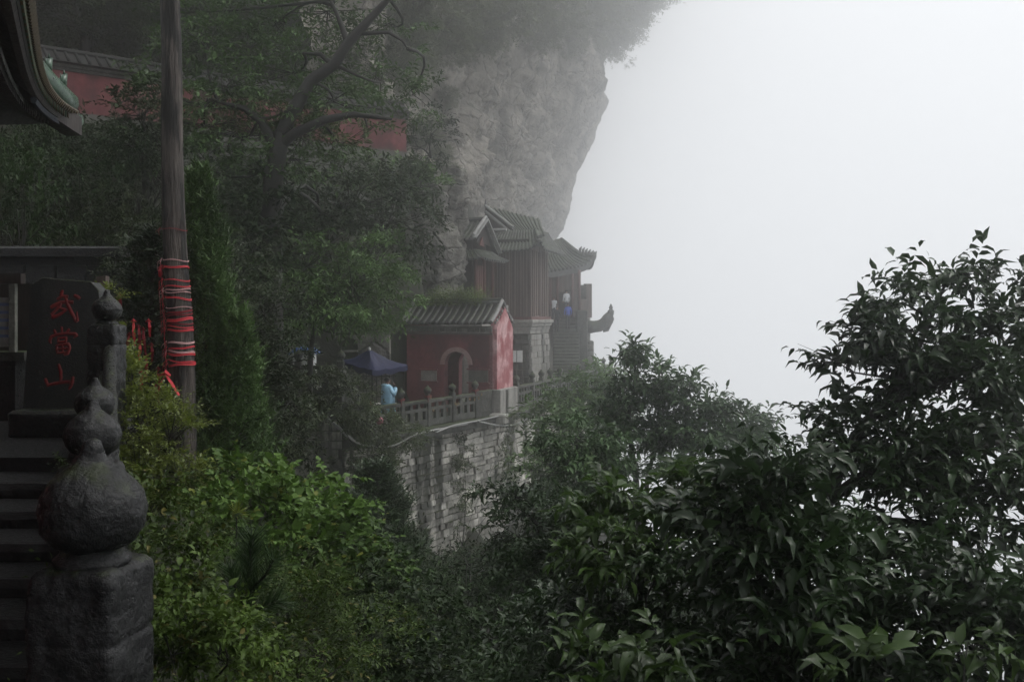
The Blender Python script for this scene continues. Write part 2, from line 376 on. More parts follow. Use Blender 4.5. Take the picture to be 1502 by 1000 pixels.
xs = np.concatenate([np.linspace(-320, -60, 10)[:-1], np.linspace(-60, -18, 15)[:-1], np.arange(-18, 18, .45), np.linspace(18, 60, 15), np.linspace(60, 320, 12)[1:]])
ys = np.concatenate([np.linspace(-320, -40, 10)[:-1], np.linspace(-40, -2, 10)[:-1], np.arange(-2, 64, .5), np.linspace(64, 120, 20), np.linspace(120, 320, 12)[1:]])
GX, GY = np.meshgrid(xs, ys)
gzv = ground_z(GX.ravel(), GY.ravel())
rg = np.random.default_rng(3)
gzv += np.array([.12*fbm(a*.7, b*.7, 0, 3) if -20 < a < 20 and -5 < b < 70 else 0 for a, b in zip(GX.ravel(), GY.ravel())])
nx, ny = len(xs), len(ys)
idx = np.arange(nx*ny).reshape(ny, nx)
q = np.stack([idx[:-1, :-1], idx[:-1, 1:], idx[1:, 1:], idx[1:, :-1]], -1).reshape(-1, 4)
me = npmesh('ground', np.stack([GX.ravel(), GY.ravel(), gzv], -1), q.ravel(), np.full(len(q), 4), True)
ground = link_mesh('ground', me, M['soil']); sh(ground, 'dark leaf-littered ravine ground falling away into the valley', 'ground', kind='structure')

# ---- the overhanging cliff, one rock mass: face, underside of the overhang, back wall of the recess
NY = 150.
SIL = [(-420, 985), (-150, 960), (0, 928), (60, 908), (90, 886), (112, 881), (132, 887), (148, 895), (158, 889), (190, 879), (235, 862), (262, 849), (285, 842), (310, 837), (335, 829), (358, 812)]
sil_z = np.array([(HY-a)/FPX*NY for a, b in SIL])[::-1]; sil_x = np.array([(b-CX)/FPX*NY for a, b in SIL])[::-1]
def cliff():
    S = np.array((-8.2, 41.5)); U = 250; VF, VU, VB = 170, 26, 34
    rows = []
    for j in range(VF+VU+VB):
        row = []
        for i in range(U):
            u = i/(U-1)*1.42
            t = min(u, 1.0)
            rec = min(1, max(0, (t-.22)/.12)); rec = rec*rec*(3-2*rec)     # recess opens beyond the buttress
            zb = (5.9+4.5*t)*rec+(-5.5)*(1-rec) - .35*math.sin(t*9)*rec
            inw = 0.
            if j < VF: z = 58-(58-zb)*(j/(VF-1))
            elif j < VF+VU:
                k = (j-VF+1)/VU; z = zb-.7*k*k; inw = 6.5*rec*k
            else:
                k = (j-VF-VU+1)/VB; z = (zb-.7)*(1-k)+(-6)*k; inw = 6.5*rec
            nX = float(np.interp(z, sil_z, sil_x)); nY = NY
            x = S[0]+(nX-S[0])*t; y = S[1]+(nY-S[1])*t
            # set the middle of the face back and lean it a little
            dx, dy = nX-S[0], nY-S[1]; L = math.hypot(dx, dy); nin = (-dy/L, dx/L)
            if u > 1:                                   # round the nose and back along the far side
                k = (u-1)/.42; x += nin[0]*40*k**1.5; y += nin[1]*40*k**1.5+14*math.sin(min(1, k*2)*math.pi/2)
            edge = 1-min(1, abs(u-1)/.05)*1.0
            pz = z
            a1 = fbm(x*.08, y*.08, pz*.11, 3)*2.6
            st = fbm(x*.06, y*.06, pz*.6, 4)*.7       # level strata
            a2 = abs(fbm(x*.3+7, y*.3, pz*.45, 5))*-1.3
            a3 = fbm(x*.9, y*.9, pz*1.5, 5)*.34-.5*abs(fbm(x*.16+3, y*.16, pz*.3, 5))
            amp = (a1+st+a2+a3)*(1-.75*max(0, edge))
            x += -nin[0]*amp*.9-nin[0]*(-inw); y += -nin[1]*amp*.9-nin[1]*(-inw)
            if j >= VF: z += .5*fbm(x*.5, y*.5, z*.5, 4)
            row.append((x, y, z))
        rows.append(row)
    V = len(rows); v = np.array(rows).reshape(-1, 3)
    # roof of the rock mass, so that it is closed on top
    idx = np.arange(V*U).reshape(V, U)
    q = np.stack([idx[:-1, :-1], idx[1:, :-1], idx[1:, 1:], idx[:-1, 1:]], -1).reshape(-1, 4)
    top = np.array([(-55, 70, 62), (-40, 200, 62)]); n0 = len(v)
    v = np.concatenate([v, top])
    flat = list(q.ravel()); cnt = [4]*len(q)
    for i in range(U-1):
        flat += [idx[0, i], idx[0, i+1], n0]; cnt.append(3)
    flat += [idx[0, U-1], n0+1, n0]; cnt.append(3)
    me = npmesh('cliff', v, flat, cnt, False)
    o = link_mesh('cliff', me, M['rock']); sh(o, 'pale overhanging cliff face fading into the fog', 'cliff', kind='structure')
    return o, v[:-2].reshape(V, U, 3)
cliff_o, CV = cliff()

def rock_mass(name, cx, cy, z0, z1, rx, ry, lean=(0, 0), seed=0, mat='rock_low', n=72, m=70, prof=None, label='', rot=0):
    v = []
    for j in range(m):
        k = j/(m-1); z = z0+(z1-z0)*k
        pr = prof(k) if prof else 1
        for i in range(n):
            th = 2*math.pi*i/n; c, s_ = math.cos(th), math.sin(th)
            x0, y0 = rx*pr*c, ry*pr*s_
            x = cx+lean[0]*k+x0*math.cos(rot)-y0*math.sin(rot); y = cy+lean[1]*k+x0*math.sin(rot)+y0*math.cos(rot)
            a = .42*fbm(x*.45+seed, y*.45, z*.4, 4)-.5*abs(fbm(x*.8+seed, y*.8, z*1.1+3, 5))+.16*fbm(x*2, y*2, z*3.2, 4)
            v.append((x+c*a, y+s_*a, z+.12*fbm(x, y, z+9, 3)))
    b = MB(); f = []
    for j in range(m-1):
        for i in range(n):
            q = (i+1) % n; f.append((j*n+i, j*n+q, (j+1)*n+q, (j+1)*n+i))
    f += [tuple(range(n-1, -1, -1)), tuple(range((m-1)*n, m*n))]
    b.add(v, f); o = b.build(name, M[mat], None, True)
    return sh(o, label, 'rock', kind='structure')
# buttress left of the side pavilion
bp = lambda k: .55+.5*math.sin(min(1, k*1.05)*2.2)*1.0
rock_mass('rock_buttress', -4.35, 46.0, -5, 6.6, 1.55, 2.2, (.9, 0), 2, prof=lambda k: .72+.28*math.sin(k*3.0)+(.12 if k > .55 else 0), label='pale craggy rock buttress rising beside the side pavilion')
rock_mass('rock_face', -5.35, 40.6, -5, 1.6, 1.5, 1.5, (-.3, .3), 9, prof=lambda k: 1.05-.35*k, label='rough rock face behind the blue canopy')
rock_mass('rock_outcrop', *P(432, 300, 31).to_tuple()[:2], 1.0, 3.9, .8, .8, (.4, 0), 5, n=40, m=30, prof=lambda k: 1.1-.6*k, label='small pale rock outcrop among the trees below the red wall')

# ---- terraces (paved slabs) and the line of their edge
RA = Vector((-4.45, 30.55)); RB = Vector((-.41, 37.7)); RC = Vector((3.75, 49.8)); RD = Vector((6.2, 58.5))
ZT, ZU = -3.8, -2.45                     # lower and upper terrace floors
RU = Vector((-5.05, 29.35))              # where the upper balustrade turns
def slab(name, poly, z, th, mat, label):
    b = MB(); b.prism(poly, (0, 0, z-th), (1, 0, 0), (0, 1, 0), th); o = b.build(name, M[mat]); recalc(o)
    return sh(o, label, 'terrace', kind='structure')
slab('terrace', [(-4.45, 30.6), (-.45, 37.7), (3.7, 49.8), (6.1, 58.5), (3, 66), (-3, 60), (-9, 46), (-9.5, 36), (-6.4, 32.2)], ZT, .7, 'paving', 'paved temple terrace along the cliff foot')
slab('upper_terrace', [(-5.1, 29.45), (-4.95, 30.0), (-5.9, 31.3), (-6.3, 33.5), (-12, 35), (-12, 29.45)], ZU, 2.2, 'paving', 'raised paved terrace above the steps')
# the steps between them, along the balustrade
st_root = thing('terrace_stairs', (-5.2, 31, ZT), 'short flight of stone steps beside the sloping balustrade', 'stairs')
dd = (RA-RU).normalized(); pr = Vector((-dd.y, dd.x))
for i in range(8):
    b = MB(); k = i/8; z = ZU-(i+1)*(ZU-ZT)/9
    c = RU+dd*(.25+i*.15+.1)+pr*.75
    b.bbox((c.x, c.y, (z+ZT)/2-.02), (.22, 1.3, z-ZT+.04), (dd.x, dd.y, 0)); b.build('step', M['paving'], st_root)

# ---- the big retaining wall under the balustrade, built of single stones
rw = thing('retaining_wall', (RA.x, RA.y, -9), 'tall pale stone retaining wall with dark run stains under the balustrade', 'stone wall')
def wall_core(pts, z0, z1, th, name='core', parent=rw, mat='mortar'):
    b = MB()
    for (a, c) in zip(pts[:-1], pts[1:]):
        a = Vector(a); c = Vector(c); d_ = (c-a); L = d_.length; d_.normalize(); nn = Vector((d_.y, -d_.x))
        mid = (a+c)/2-nn*(th/2)
        b.box((mid.x, mid.y, (z0+z1)/2), (L, th, z1-z0), (d_.x, d_.y, 0))
    return b.build(name, M[mat], parent)
dAB = (RB-RA).normalized(); nAB = Vector((dAB.y, -dAB.x))
W0 = RA-dAB*.35; W1 = RB+dAB*.25
wall_core([W0+nAB*-.02, W1+nAB*-.02], -10.5, ZT-.05, .9)
rnd = random.Random(5)
STONES = []
for k in range(6):
    b = MB(); b.bbox((0, 0, 0), (1, .3, 1), b=.03); o_ = b.mesh('stone_block')
    for v in o_.vertices: v.co += Vector((rnd.uniform(-.02, .02), rnd.uniform(-.035, .035), rnd.uniform(-.02, .02)))
    o_.materials.append(M['wallstone']); STONES.append(o_)
def stones(a, c, z0, z1, ch, parent, wmin=.34, wmax=.72, limit=300, seed=1, keep=lambda s, z: True):
    r = random.Random(seed); d_ = (c-a); L = d_.length; d_.normalize(); nn = Vector((d_.y, -d_.x))
    rot = math.atan2(d_.y, d_.x); pl = wloc(parent); z = z1; n = 0; rest = MB()
    while z > z0:
        h = ch*r.uniform(.82, 1.2); s = -r.uniform(0, wmin)
        while s < L:
            wd = r.uniform(wmin, wmax); s0, s1 = max(0, s), min(L, s+wd)
            if s1-s0 > .1 and keep((s0+s1)/2, z-h/2) and n < limit:
                p = a+d_*((s0+s1)/2)+nn*(r.uniform(-.035, .045)-.08)
                o = link_mesh('stone_block', r.choice(STONES), None, parent, Vector((p.x, p.y, z-h/2))-pl, (r.uniform(-.02, .02), r.uniform(-.012, .012), rot+r.uniform(-.02, .02)))
                o.scale = (s1-s0-.018, 1, h-.018); n += 1
            elif s1-s0 > .1:
                p = a+d_*((s0+s1)/2)+nn*(r.uniform(-.035, .045)-.08); rest.bbox((p.x, p.y, z-h/2), (s1-s0-.018, .3, h-.018), (d_.x, d_.y, 0), b=.012)
            s += wd
        z -= h
    if rest.v: rest.build('lower_masonry', M['wallstone'], parent, kind='stuff')
    return n
stones(W0, W1, -9.0, ZT-.32, .215, rw, limit=298, wmin=.32, wmax=.68)
b = MB(); q_ = (W0+W1)/2+nAB*.1; b.bbox((q_.x, q_.y, ZT-.17), ((W1-W0).length, .5, .3), (dAB.x, dAB.y, 0), b=.03); b.build('edge_course', M['balus'], rw)
# continuation beyond the gate and the part under the raised terrace
dBC = (RC-RB).normalized(); nBC = Vector((dBC.y, -dBC.x))
rw2 = thing('retaining_wall', (RB.x, RB.y, -10), 'receding hazy stretch of stone retaining wall beyond the red gatehouse', 'stone wall')
wall_core([RB+dBC*.2, RC, RD], -13, ZT-.05, .9, parent=rw2)
stones(RB+dBC*.2, RC, -7.5, ZT-.32, .3, rw2, .5, .9, 210, 4)
b = MB(); q_ = (RB+RC)/2+nBC*.1; b.bbox((q_.x, q_.y, ZT-.17), ((RC-RB).length, .5, .3), (dBC.x, dBC.y, 0), b=.03); b.build('edge_course', M['balus'], rw2)
rw3 = thing('retaining_wall', (-6, 29.3, -6), 'mossy stone retaining wall under the raised terrace at the bush', 'stone wall')
UA, UB = Vector((-9.2, 29.3)), Vector((-5.0, 29.3))
wall_core([UA, UB, RA+Vector((.05, .2))], -8, ZU-.02, .8, parent=rw3)
stones(UA, UB, -6.2, ZU-.25, .25, rw3, .35, .7, 150, 8)
stones(UB, RA+Vector((.05, .1)), -7.5, ZT-.3, .25, rw3, .35, .7, 60, 9)
b = MB(); b.bbox((-7.1, 29.25, ZU-.12), (4.3, .4, .24), b=.02); b.build('edge_course', M['balus'], rw3)

# ---- the upper red temple wall on its stone footing
ra, rb = Vector((-19, 28.2)), Vector((-4.38, 40.0))
red = thing('red_temple_wall', ((ra.x+rb.x)/2, (ra.y+rb.y)/2, 4.6), 'long red plastered wall with tiled coping above the trees', 'wall')
d_ = (rb-ra); L = d_.length; d_.normalize(); n_ = Vector((d_.y, -d_.x)); mid = (ra+rb)/2
b = MB(); b.box((mid.x, mid.y, 7.03), (L, .5, 1.3), (d_.x, d_.y, 0)); b.build('plaster_band', M['redwall'], red)
b = MB(); b.box((mid.x, mid.y, 5.0), (L, .62, 2.78), (d_.x, d_.y, 0)); b.build('stone_footing', M['brickgrey'], red)
b = MB(); b.box((mid.x, mid.y, 7.73), (L+.1, .62, .1), (d_.x, d_.y, 0)); b.box((mid.x, mid.y, 7.83), (L+.2, .78, .1), (d_.x, d_.y, 0)); b.build('cornice', M['balus'], red)
b = MB(); b.prism([(-.6, 7.9), (.6, 7.9), (.09, 8.3), (-.09, 8.3)], (ra.x, ra.y, 0), (-n_.x, -n_.y, 0), (0, 0, 1), L); o = b.build('coping_bed', M['tile_black'], red); recalc(o)
# (prism runs along the wall)
b = MB(); p0 = ra; b.tube([(ra.x, ra.y, 8.36), (rb.x, rb.y, 8.36)], .11, 8); b.build('ridge', M['tile_black'], red)
b = MB(); b.tube([(0, 0, 0), (-.0, -.56, -.44)], .062, 6); tm = b.mesh('tile_row', smooth=True); tm.materials.append(M['tile_black'])
for i in range(int(L/.32)):
    p = ra+d_*(.2+i*.32)
    link_mesh('tile_row', tm, None, red, Vector((p.x, p.y, 8.36))-wloc(red), (0, 0, math.atan2(d_.y, d_.x)))
# =================================================================== BUILDINGS AND STONEWORK
V3 = lambda v, z: Vector((v[0], v[1], z))
ONION = [(.062, -.02), (.068, 0), (.094, .016), (.115, .05), (.123, .09), (.116, .128), (.093, .160), (.060, .186), (.036, .205), (.027, .222), (.022, .240), (.018, .252), (.008, .258)]
def onion(base, scale, mat, parent, n=20, rough=0., seed=0):
    b = MB(); b.lathe([(r*scale, z*scale) for r, z in ONION], base, n)
    o = b.build('finial', mat, parent, True)
    if rough: roughen(o, rough, 9, 4, seed)
    return o

# ---------------- balustrades of the terraces
def balustrade(root, pts, floors, mat, post_h=1.02, skip_post=(), gap=.0, bays=True, pw=.2):
    """pts: post places (2D), floors: floor height at each post"""
    for i, (p, z) in enumerate(zip(pts, floors)):
        if i in skip_post: continue
        a = pts[min(i+1, len(pts)-1)]-pts[max(i-1, 0)]; a.normalize()
        b = MB(); b.bbox((p.x, p.y, z+post_h/2-.1), (pw, pw, post_h+.2), (a.x, a.y, 0), b=.02); b.bbox((p.x, p.y, z+post_h+.03), (pw*.72, pw*.72, .08), (a.x, a.y, 0), b=.01)
        po = b.build('post', mat, root)
        onion((p.x, p.y, z+post_h+.06), 1.12, mat, po, 12)
    if not bays: return
    for i in range(len(pts)-1):
        p, q, z0, z1 = pts[i], pts[i+1], floors[i], floors[i+1]
        A, B = V3(p, z0), V3(q, z1); d_ = B-A; L = d_.length; d_.normalize(); hd = Vector((d_.x, d_.y, 0)).normalized()
        up = Vector((0, 0, 1)); az = hd.cross(Vector((0, 0, 1))).cross(hd)
        nrm = d_.cross(Vector((0, 0, 1))).normalized(); az = nrm.cross(d_).normalized()
        mid = (A+B)/2; Ln = L-pw*.8
        b = MB(); b.bbox(mid+up*.83, (Ln, .17, .12), d_, az, b=.03); b.build('handrail', mat, root)
        b = MB()
        b.box(mid+up*.56, (Ln, .12, .10), d_, None, az); b.box(mid+up*.12, (Ln, .13, .22), d_, None, az)
        nb = max(2, round(L/.45))
        for k in range(nb+1):
            t = -.5+k/nb; wd = .16 if 0 < k < nb else .1; c = mid+d_*Ln*t*.97
            b.box(c+up*.69, (wd, .10, .19), d_, None, up, .62)       # cloud-shaped support under the handrail
            b.box(c+up*.37, (.2, .11, .30), d_, None, up)            # slab between the slots
        b.build('panel', mat, root)
ms = M['balus']
tl = lambda s: RA+(RB-RA)*s
bal = thing('stone_balustrade', V3(RA, ZT), 'weathered stone balustrade with onion finials before the red gatehouse', 'balustrade')
balustrade(bal, [tl(s) for s in (0, .215, .40, .585, .77)], [ZT]*5, ms)
a0, a1 = tl(.77), tl(.9)
b = MB(); m_ = (a0+a1)/2; b.bbox((m_.x, m_.y, ZT+.45), ((a1-a0).length, .2, .98), (dAB.x, dAB.y, 0), b=.03); b.build('end_block', ms, bal)
bal2 = thing('stone_balustrade', V3(RB, ZT), 'hazy stone balustrade running on beyond the gatehouse', 'balustrade')
P2 = [RB+(RC-RB)*s for s in (.03, .14, .30, .40, .50, .62, .76, .88, 1.0)]+[RC+(RD-RC)*s for s in (.25, .5, .75)]
balustrade(bal2, P2, [ZT]*len(P2), ms, skip_post=(0,))
bal3 = thing('stone_balustrade', V3(RU, ZU), 'stone balustrade of the raised terrace with its sloping stair rail', 'balustrade')
balustrade(bal3, [Vector((-8.8, 29.35)), Vector((-7.55, 29.35)), Vector((-6.3, 29.35)), RU], [ZU]*4, ms)
A, B = V3(RU, ZU+.8), V3(RA, ZT+.85); d_ = (B-A); Ls = d_.length; d_.normalize()
b = MB(); b.bbox((A+B)/2, (Ls-.2, .17, .13), d_, Vector((0, 0, 1)).cross(d_).cross(d_)*-1, b=.03); b.build('stair_rail', ms, bal3)
b = MB(); b.box((A+B)/2-Vector((0, 0, .42)), (Ls-.2, .12, .6), d_, None, d_.cross(Vector((0, 0, 1))).cross(d_)); b.build('stair_panel', ms, bal3)

# ---------------- roof slopes
def roof_slope(root, e0, e1, r0, r1, nrow, mat, sag=.08, up0=0., up1=0., rr=.06, th=.07, nt_=7, pw=5, caps=None, ends=True):
    e0, e1, r0, r1 = map(Vector, (e0, e1, r0, r1))
    def pt(s, t):
        p = (e0.lerp(e1, s)).lerp(r0.lerp(r1, s), t)
        lift = up0*max(0, 1-2*s)**pw+up1*max(0, 2*s-1)**pw
        return p+Vector((0, 0, lift*(1-t)**1.5-sag*math.sin(math.pi*t)))
    ns = 24; b = MB(); vs = []; fs = []
    for j in range(nt_+1):
        for i in range(ns+1): vs.append(pt(i/ns, j/nt_))
    K = len(vs); vs += [v-Vector((0, 0, th)) for v in vs]
    W = ns+1
    for j in range(nt_):
        for i in range(ns):
            a = j*W+i; fs += [(a, a+1, a+W+1, a+W), (K+a, K+a+W, K+a+W+1, K+a+1)]
    for i in range(ns): fs += [(i, K+i, K+i+1, i+1), (nt_*W+i, nt_*W+i+1, K+nt_*W+i+1, K+nt_*W+i)]
    for j in range(nt_): fs += [(j*W, j*W+W, K+j*W+W, K+j*W), (j*W+ns, K+j*W+ns, K+j*W+W+ns, j*W+W+ns)]
    b.add(vs, fs); o = b.build('roof_bed', mat, root)
    for k in range(nrow):
        s = (k+.5)/nrow; b = MB()
        path = [pt(s, j/nt_)+Vector((0, 0, rr*.25)) for j in range(nt_+1)]
        path[0] = path[0]+(path[0]-path[1]).normalized()*.04
        b.tube(path, rr, 6)
        if ends: b.tube([path[0], path[0]+(path[0]-path[1]).normalized()*.02], rr*1.3, 8)
        b.build('tile_row', caps or mat, root, True)
    return pt

# ---------------- the red gatehouse
GF = Vector((.94, -.342, 0)).normalized(); GG = Vector((.342, .94, 0)).normalized(); UP = Vector((0, 0, 1))
GR = Vector((-.73, 37.25, 0)); GW, GD = 3.55, 1.75
GL = GR-GF*GW
gate = thing('gatehouse', (GL+GF*GW/2+GG*GD/2).to_tuple()[:2]+(ZT,), 'small red plastered gatehouse with arched doorway and grassy tiled roof', 'gatehouse')
zc = -.84                                 # top of the plaster
ac, aw, spring, = GW-1.47, .50, -1.98     # arch centre along the front, half width, springing height
arc = [(ac+aw*math.cos(th), spring+aw*math.sin(th)) for th in np.linspace(math.pi, 0, 17)]
poly = [(0, ZT-.1), (ac-aw, ZT-.1)]+arc+[(ac+aw, ZT-.1), (GW, ZT-.1), (GW, zc), (0, zc)]
b = MB(); b.prism(poly, GL+GG*.35, GF, UP, .35); o = b.build('front_wall', M['redwall'], gate); recalc(o)
poly2 = [(0, ZT-.1), (ac-aw, ZT-.1)]+arc+[(ac+aw, ZT-.1), (GW-.02, ZT-.1), (GW-.02, zc), (0, zc)]
b = MB(); b.prism(poly2, GL+GG*GD, GF, UP, .35); o = b.build('rear_wall', M['redwall'], gate); recalc(o)
# arch ring, passage lining, plinth, end walls
ring = [(ac+(aw+.16)*math.cos(t), spring+(aw+.16)*math.sin(t)) for t in np.linspace(0, math.pi, 21)]+[(ac+aw*.99*math.cos(t), spring+aw*.99*math.sin(t)) for t in np.linspace(math.pi, 0, 21)]
b = MB(); b.prism(ring, GL+GG*.05, GF, UP, .10); o = b.build('arch_ring', M['pinktrim'], gate); recalc(o)
gp = [(0, ZT+.92), (GD, ZT+.92), (GD, zc+.22), (GD/2, .20), (0, zc+.22)]
b = MB(); b.prism(gp, GR-GF*.12, GG, UP, .3); o = b.build('gable_wall', M['pinkwall'], gate); recalc(o)
b = MB(); b.prism([(0.02, ZT-.1), (GD-.02, ZT-.1), (GD-.02, zc+.1), (GD/2, .1), (0.02, zc+.1)], GL+GF*.02, GG, UP, .3); o = b.build('gable_wall', M['redwall'], gate); recalc(o)
b = MB(); c = GR+GG*(GD/2)+GF*.05; b.bbox((c.x, c.y, ZT+.41), (.62, GD+.16, 1.02), GF, b=.03); b.build('stone_plinth', M['masonry'], gate)
b = MB(); c = GR+GG*(GD*.35)+GF*.38; b.box((c.x, c.y, ZT+.4), (.05, .16, .95), GF); b.build('plinth_rib', M['brickgrey'], gate)
b = MB(); c = GR-GG*.05+GF*.32; b.bbox((c.x-.1, c.y-.2, ZT-.12), (.75, .5, .34), GF, b=.06); b.build('footing_stone', M['masonry'], gate)
for s0, s1, z0, z1, mt in ((.62, 1.27, -2.62, -2.22, 'masonry'), (2.60, 3.38, -2.62, -2.17, 'brickgrey')):
    b = MB(); c = GL+GF*((s0+s1)/2)-GG*.012; b.box((c.x, c.y, (z0+z1)/2), (s1-s0, .05, z1-z0), GF); pnl = b.build('stone_tablet', M[mt], gate)
    for zz in (z0-.03, z1+.03): b = MB(); b.box((c.x-.02, c.y-.02, zz), (s1-s0+.12, .07, .06), GF); b.build('tablet_frame', M['redwall'], pnl)
for sgn in (1,):
    b = MB(); c = GL+GF*(ac+sgn*(aw-.04))+GG*.75; b.box((c.x, c.y, ZT+.95), (.06, .42, 1.9), GF); b.build('door_leaf', M['wooddark'], gate)
# grey brick cornice in two courses
for kz, zz, prj in ((0, zc+.035, .05), (1, zc+.17, .09), (2, zc+.29, .14)):
    if kz == 1:
        nbk = 15
        for i in range(nbk):
            b = MB(); c = GL+GF*(GW*(i+.5)/nbk)-GG*(prj-.14); b.bbox((c.x, c.y, zz), (GW/nbk-.02, .3, .16), GF, b=.012); b.build('brick', M['brickgrey'], gate)
    else:
        b = MB(); c = GL+GF*(GW/2)-GG*(prj-.15); b.box((c.x, c.y, zz), (GW-.004*kz, .3, .07), GF); b.build('cornice_course', M['brickgrey'], gate)
ze, zr, eo = -.40, .33, .26
e0 = GL-GF*.1-GG*eo+UP*ze; e1 = GR+GF*.06-GG*eo+UP*ze
r0 = GL-GF*.1+GG*(GD/2)+UP*zr; r1 = GR+GF*.06+GG*(GD/2)+UP*zr
roof_slope(gate, e0, e1, r0, r1, 14, M['tile_black'], .06, .0, .06, .058, caps=M['tile'])
roof_slope(gate, GR+GF*.06+GG*(GD+eo)+UP*ze, GL-GF*.1+GG*(GD+eo)+UP*ze, r1, r0, 14, M['tile_dark'], .06, .06, 0, .058, caps=M['tile'])
b = MB(); b.tube([r0+UP*.05, r1+UP*.05], .10, 8); b.tube([r0+UP*.16, r1+UP*.16], .06, 8); b.build('ridge', M['tile'], gate)
for rr_, sd_ in ((r1, 1), (r0, -1)):
    for dy in (-1, 1):
        b = MB(); pth = [rr_+UP*.12, rr_+GG*dy*(GD/4+eo/2)+UP*(-.34), rr_+GG*dy*(GD/2+eo+.03)+UP*(ze-zr+.04)]
        b.tube(pth, [.075, .07, .065], 8); b.build('verge_ridge', M['tile_light' if sd_ > 0 and dy < 0 else 'tile'], gate)
    for dy in (-1, 1):
        for k in range(6):
            b = MB(); t = (k+.6)/6.6; c = rr_+GF*.07*sd_+GG*dy*(GD/2+eo)*t+UP*((ze-zr)*t-.07-.05*math.sin(math.pi*t)); b.tube([c, c+GF*.05*sd_], .055, 8); b.build('verge_tile', M['tile_light' if (k % 3 == 1) else 'tile'], gate)
b = MB(); b.tube([GR+GF*.07+GG*(GD+.02)+UP*(-.5), GR+GF*.07+GG*(GD+.02)+UP*(-2.6), GR+GF*.12+GG*(GD+.03)+UP*(-4.4)], .025, 6); b.build('rain_pipe', M['metal_grey'], gate)

# ---------------- side pavilion in the cliff recess
pf = Vector((.92, -.39, 0)).normalized(); pg = Vector((.39, .92, 0)).normalized()
pR = Vector(((698-CX)/FPX*47, 47, 0)); pW, pD = 3.2, 1.9; pL = pR-pf*pW; zf = .35
pav = thing('side_pavilion', (pR.x-1, 47.6, -3.8), 'small dark timber pavilion with red columns in the cliff recess', 'pavilion')
def boxf(name, mat, root, c, size, ax, b_=None):
    m_ = MB(); m_.box(c, size, ax) if b_ is None else m_.bbox(c, size, ax, b=b_); return m_.build(name, M[mat], root)
c = pL+pf*pW/2+pg*pD/2
boxf('podium', 'masonry', pav, (c.x, c.y, (zf-3.8)/2), (pW+1.2, pD+1.2, zf+3.8), pf)
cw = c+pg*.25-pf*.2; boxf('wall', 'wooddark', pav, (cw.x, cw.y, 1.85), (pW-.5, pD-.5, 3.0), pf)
for s, g_ in ((0, 0), (.55, 0), (1, 0), (1, .5), (1, 1), (0, 1)):
    q = pL+pf*pW*s+pg*pD*g_; b = MB(); b.tube([V3(q, zf), V3(q, 2.75)], .085, 10); b.build('column', M['woodred'], pav, True)
for k in range(4):
    q = pL+pf*(pW+.012)*1+pg*(pD*(.08+.11*k)); boxf('door_panel', 'woodred', pav, (q.x-.05, q.y, 1.3), (.04, .17, 1.85), pf)
c2 = pR-pf*.02; boxf('lintel', 'woodred', pav, (c.x, c.y-.02, 2.62), (pW+.1, pD+.1, .16), pf)
# skirt roof, then the main gable roof
so = .62
roof_slope(pav, pL-pg*so-pf*.2+UP*2.48, pR-pg*so+pf*.55+UP*2.48, pL+pg*.1+UP*2.95, pR+pg*.1-pf*.05+UP*2.95, 16, M['tile'], .03, 0, .1, .045)
roof_slope(pav, pR+pf*.6-pg*so+UP*2.5, pR+pf*.6+pg*(pD+so)+UP*2.45, pR-pf*.05+pg*.05+UP*2.95, pR-pf*.05+pg*pD+UP*2.95, 12, M['tile'], .03, .1, .1, .045)
cm = c-pf*.12; boxf('upper_wall', 'wooddark', pav, (cm.x, cm.y, 3.15), (pW-.3, pD-.3, .6), pf)
re, rz = 3.42, 4.4
roof_slope(pav, pL-pg*.45+UP*re, pR+pf*.05-pg*.45+UP*re, pL+pg*pD/2+UP*rz, pR+pf*.05+pg*pD/2+UP*rz, 13, M['tile'], .1, 0, .05, .055)
roof_slope(pav, pR+pf*.05+pg*(pD+.7)+UP*(re-.55), pL+pg*(pD+.7)+UP*(re-.55), pR+pf*.05+pg*pD/2+UP*rz, pL+pg*pD/2+UP*rz, 13, M['tile'], .1, 0, 0, .055)
b = MB(); b.tube([pL+pg*pD/2+UP*(rz+.08), pR+pf*.1+pg*pD/2+UP*(rz+.08)], .11, 8); b.build('ridge', M['tile'], pav)
for dy, ll, dz in ((-1, pD/2+.45, re-rz), (1, pD/2+.7, re-.55-rz)):
    pa = pR+pf*.13+pg*pD/2+UP*(rz+.06); pb_ = pa+pg*dy*ll+UP*dz
    dv = (pb_-pa); b = MB(); b.box((pa+pb_)/2, (dv.length, .07, .2), dv, None, dv.cross(pf).cross(dv)*-1); b.build('barge_board', M['tile_light'], pav)
    b = MB(); b.tube([pa+UP*.14+pf*-.05, pb_+UP*.14+pf*-.05], .075, 8); b.build('verge_ridge', M['tile_light'], pav)
gpz = pR-pf*.08+pg*pD/2; b = MB(); b.prism([(-.8, 3.35), (.8, 3.2), (0, 4.2)], gpz, pg, UP, .06); o = b.build('gable_board', M['wooddark'], pav); recalc(o)
b = MB(); b.prism([(-.62, 3.2), (-.1, 3.12), (-.3, 3.6)], gpz+pf*.08, pg, UP, .05); o = b.build('gable_paint', M['woodred'], pav); recalc(o)
pr_ = thing('pavilion_railing', V3(pL-pg*1.0, zf), 'pale stone railing with knob posts in front of the side pavilion', 'railing')
q0 = pL-pg*.55+pf*.2
balustrade(pr_, [q0, q0+pf*.95, q0+pf*1.8, q0+pf*2.5], [zf-.02]*4, M['masonry'], .95, pw=.17)

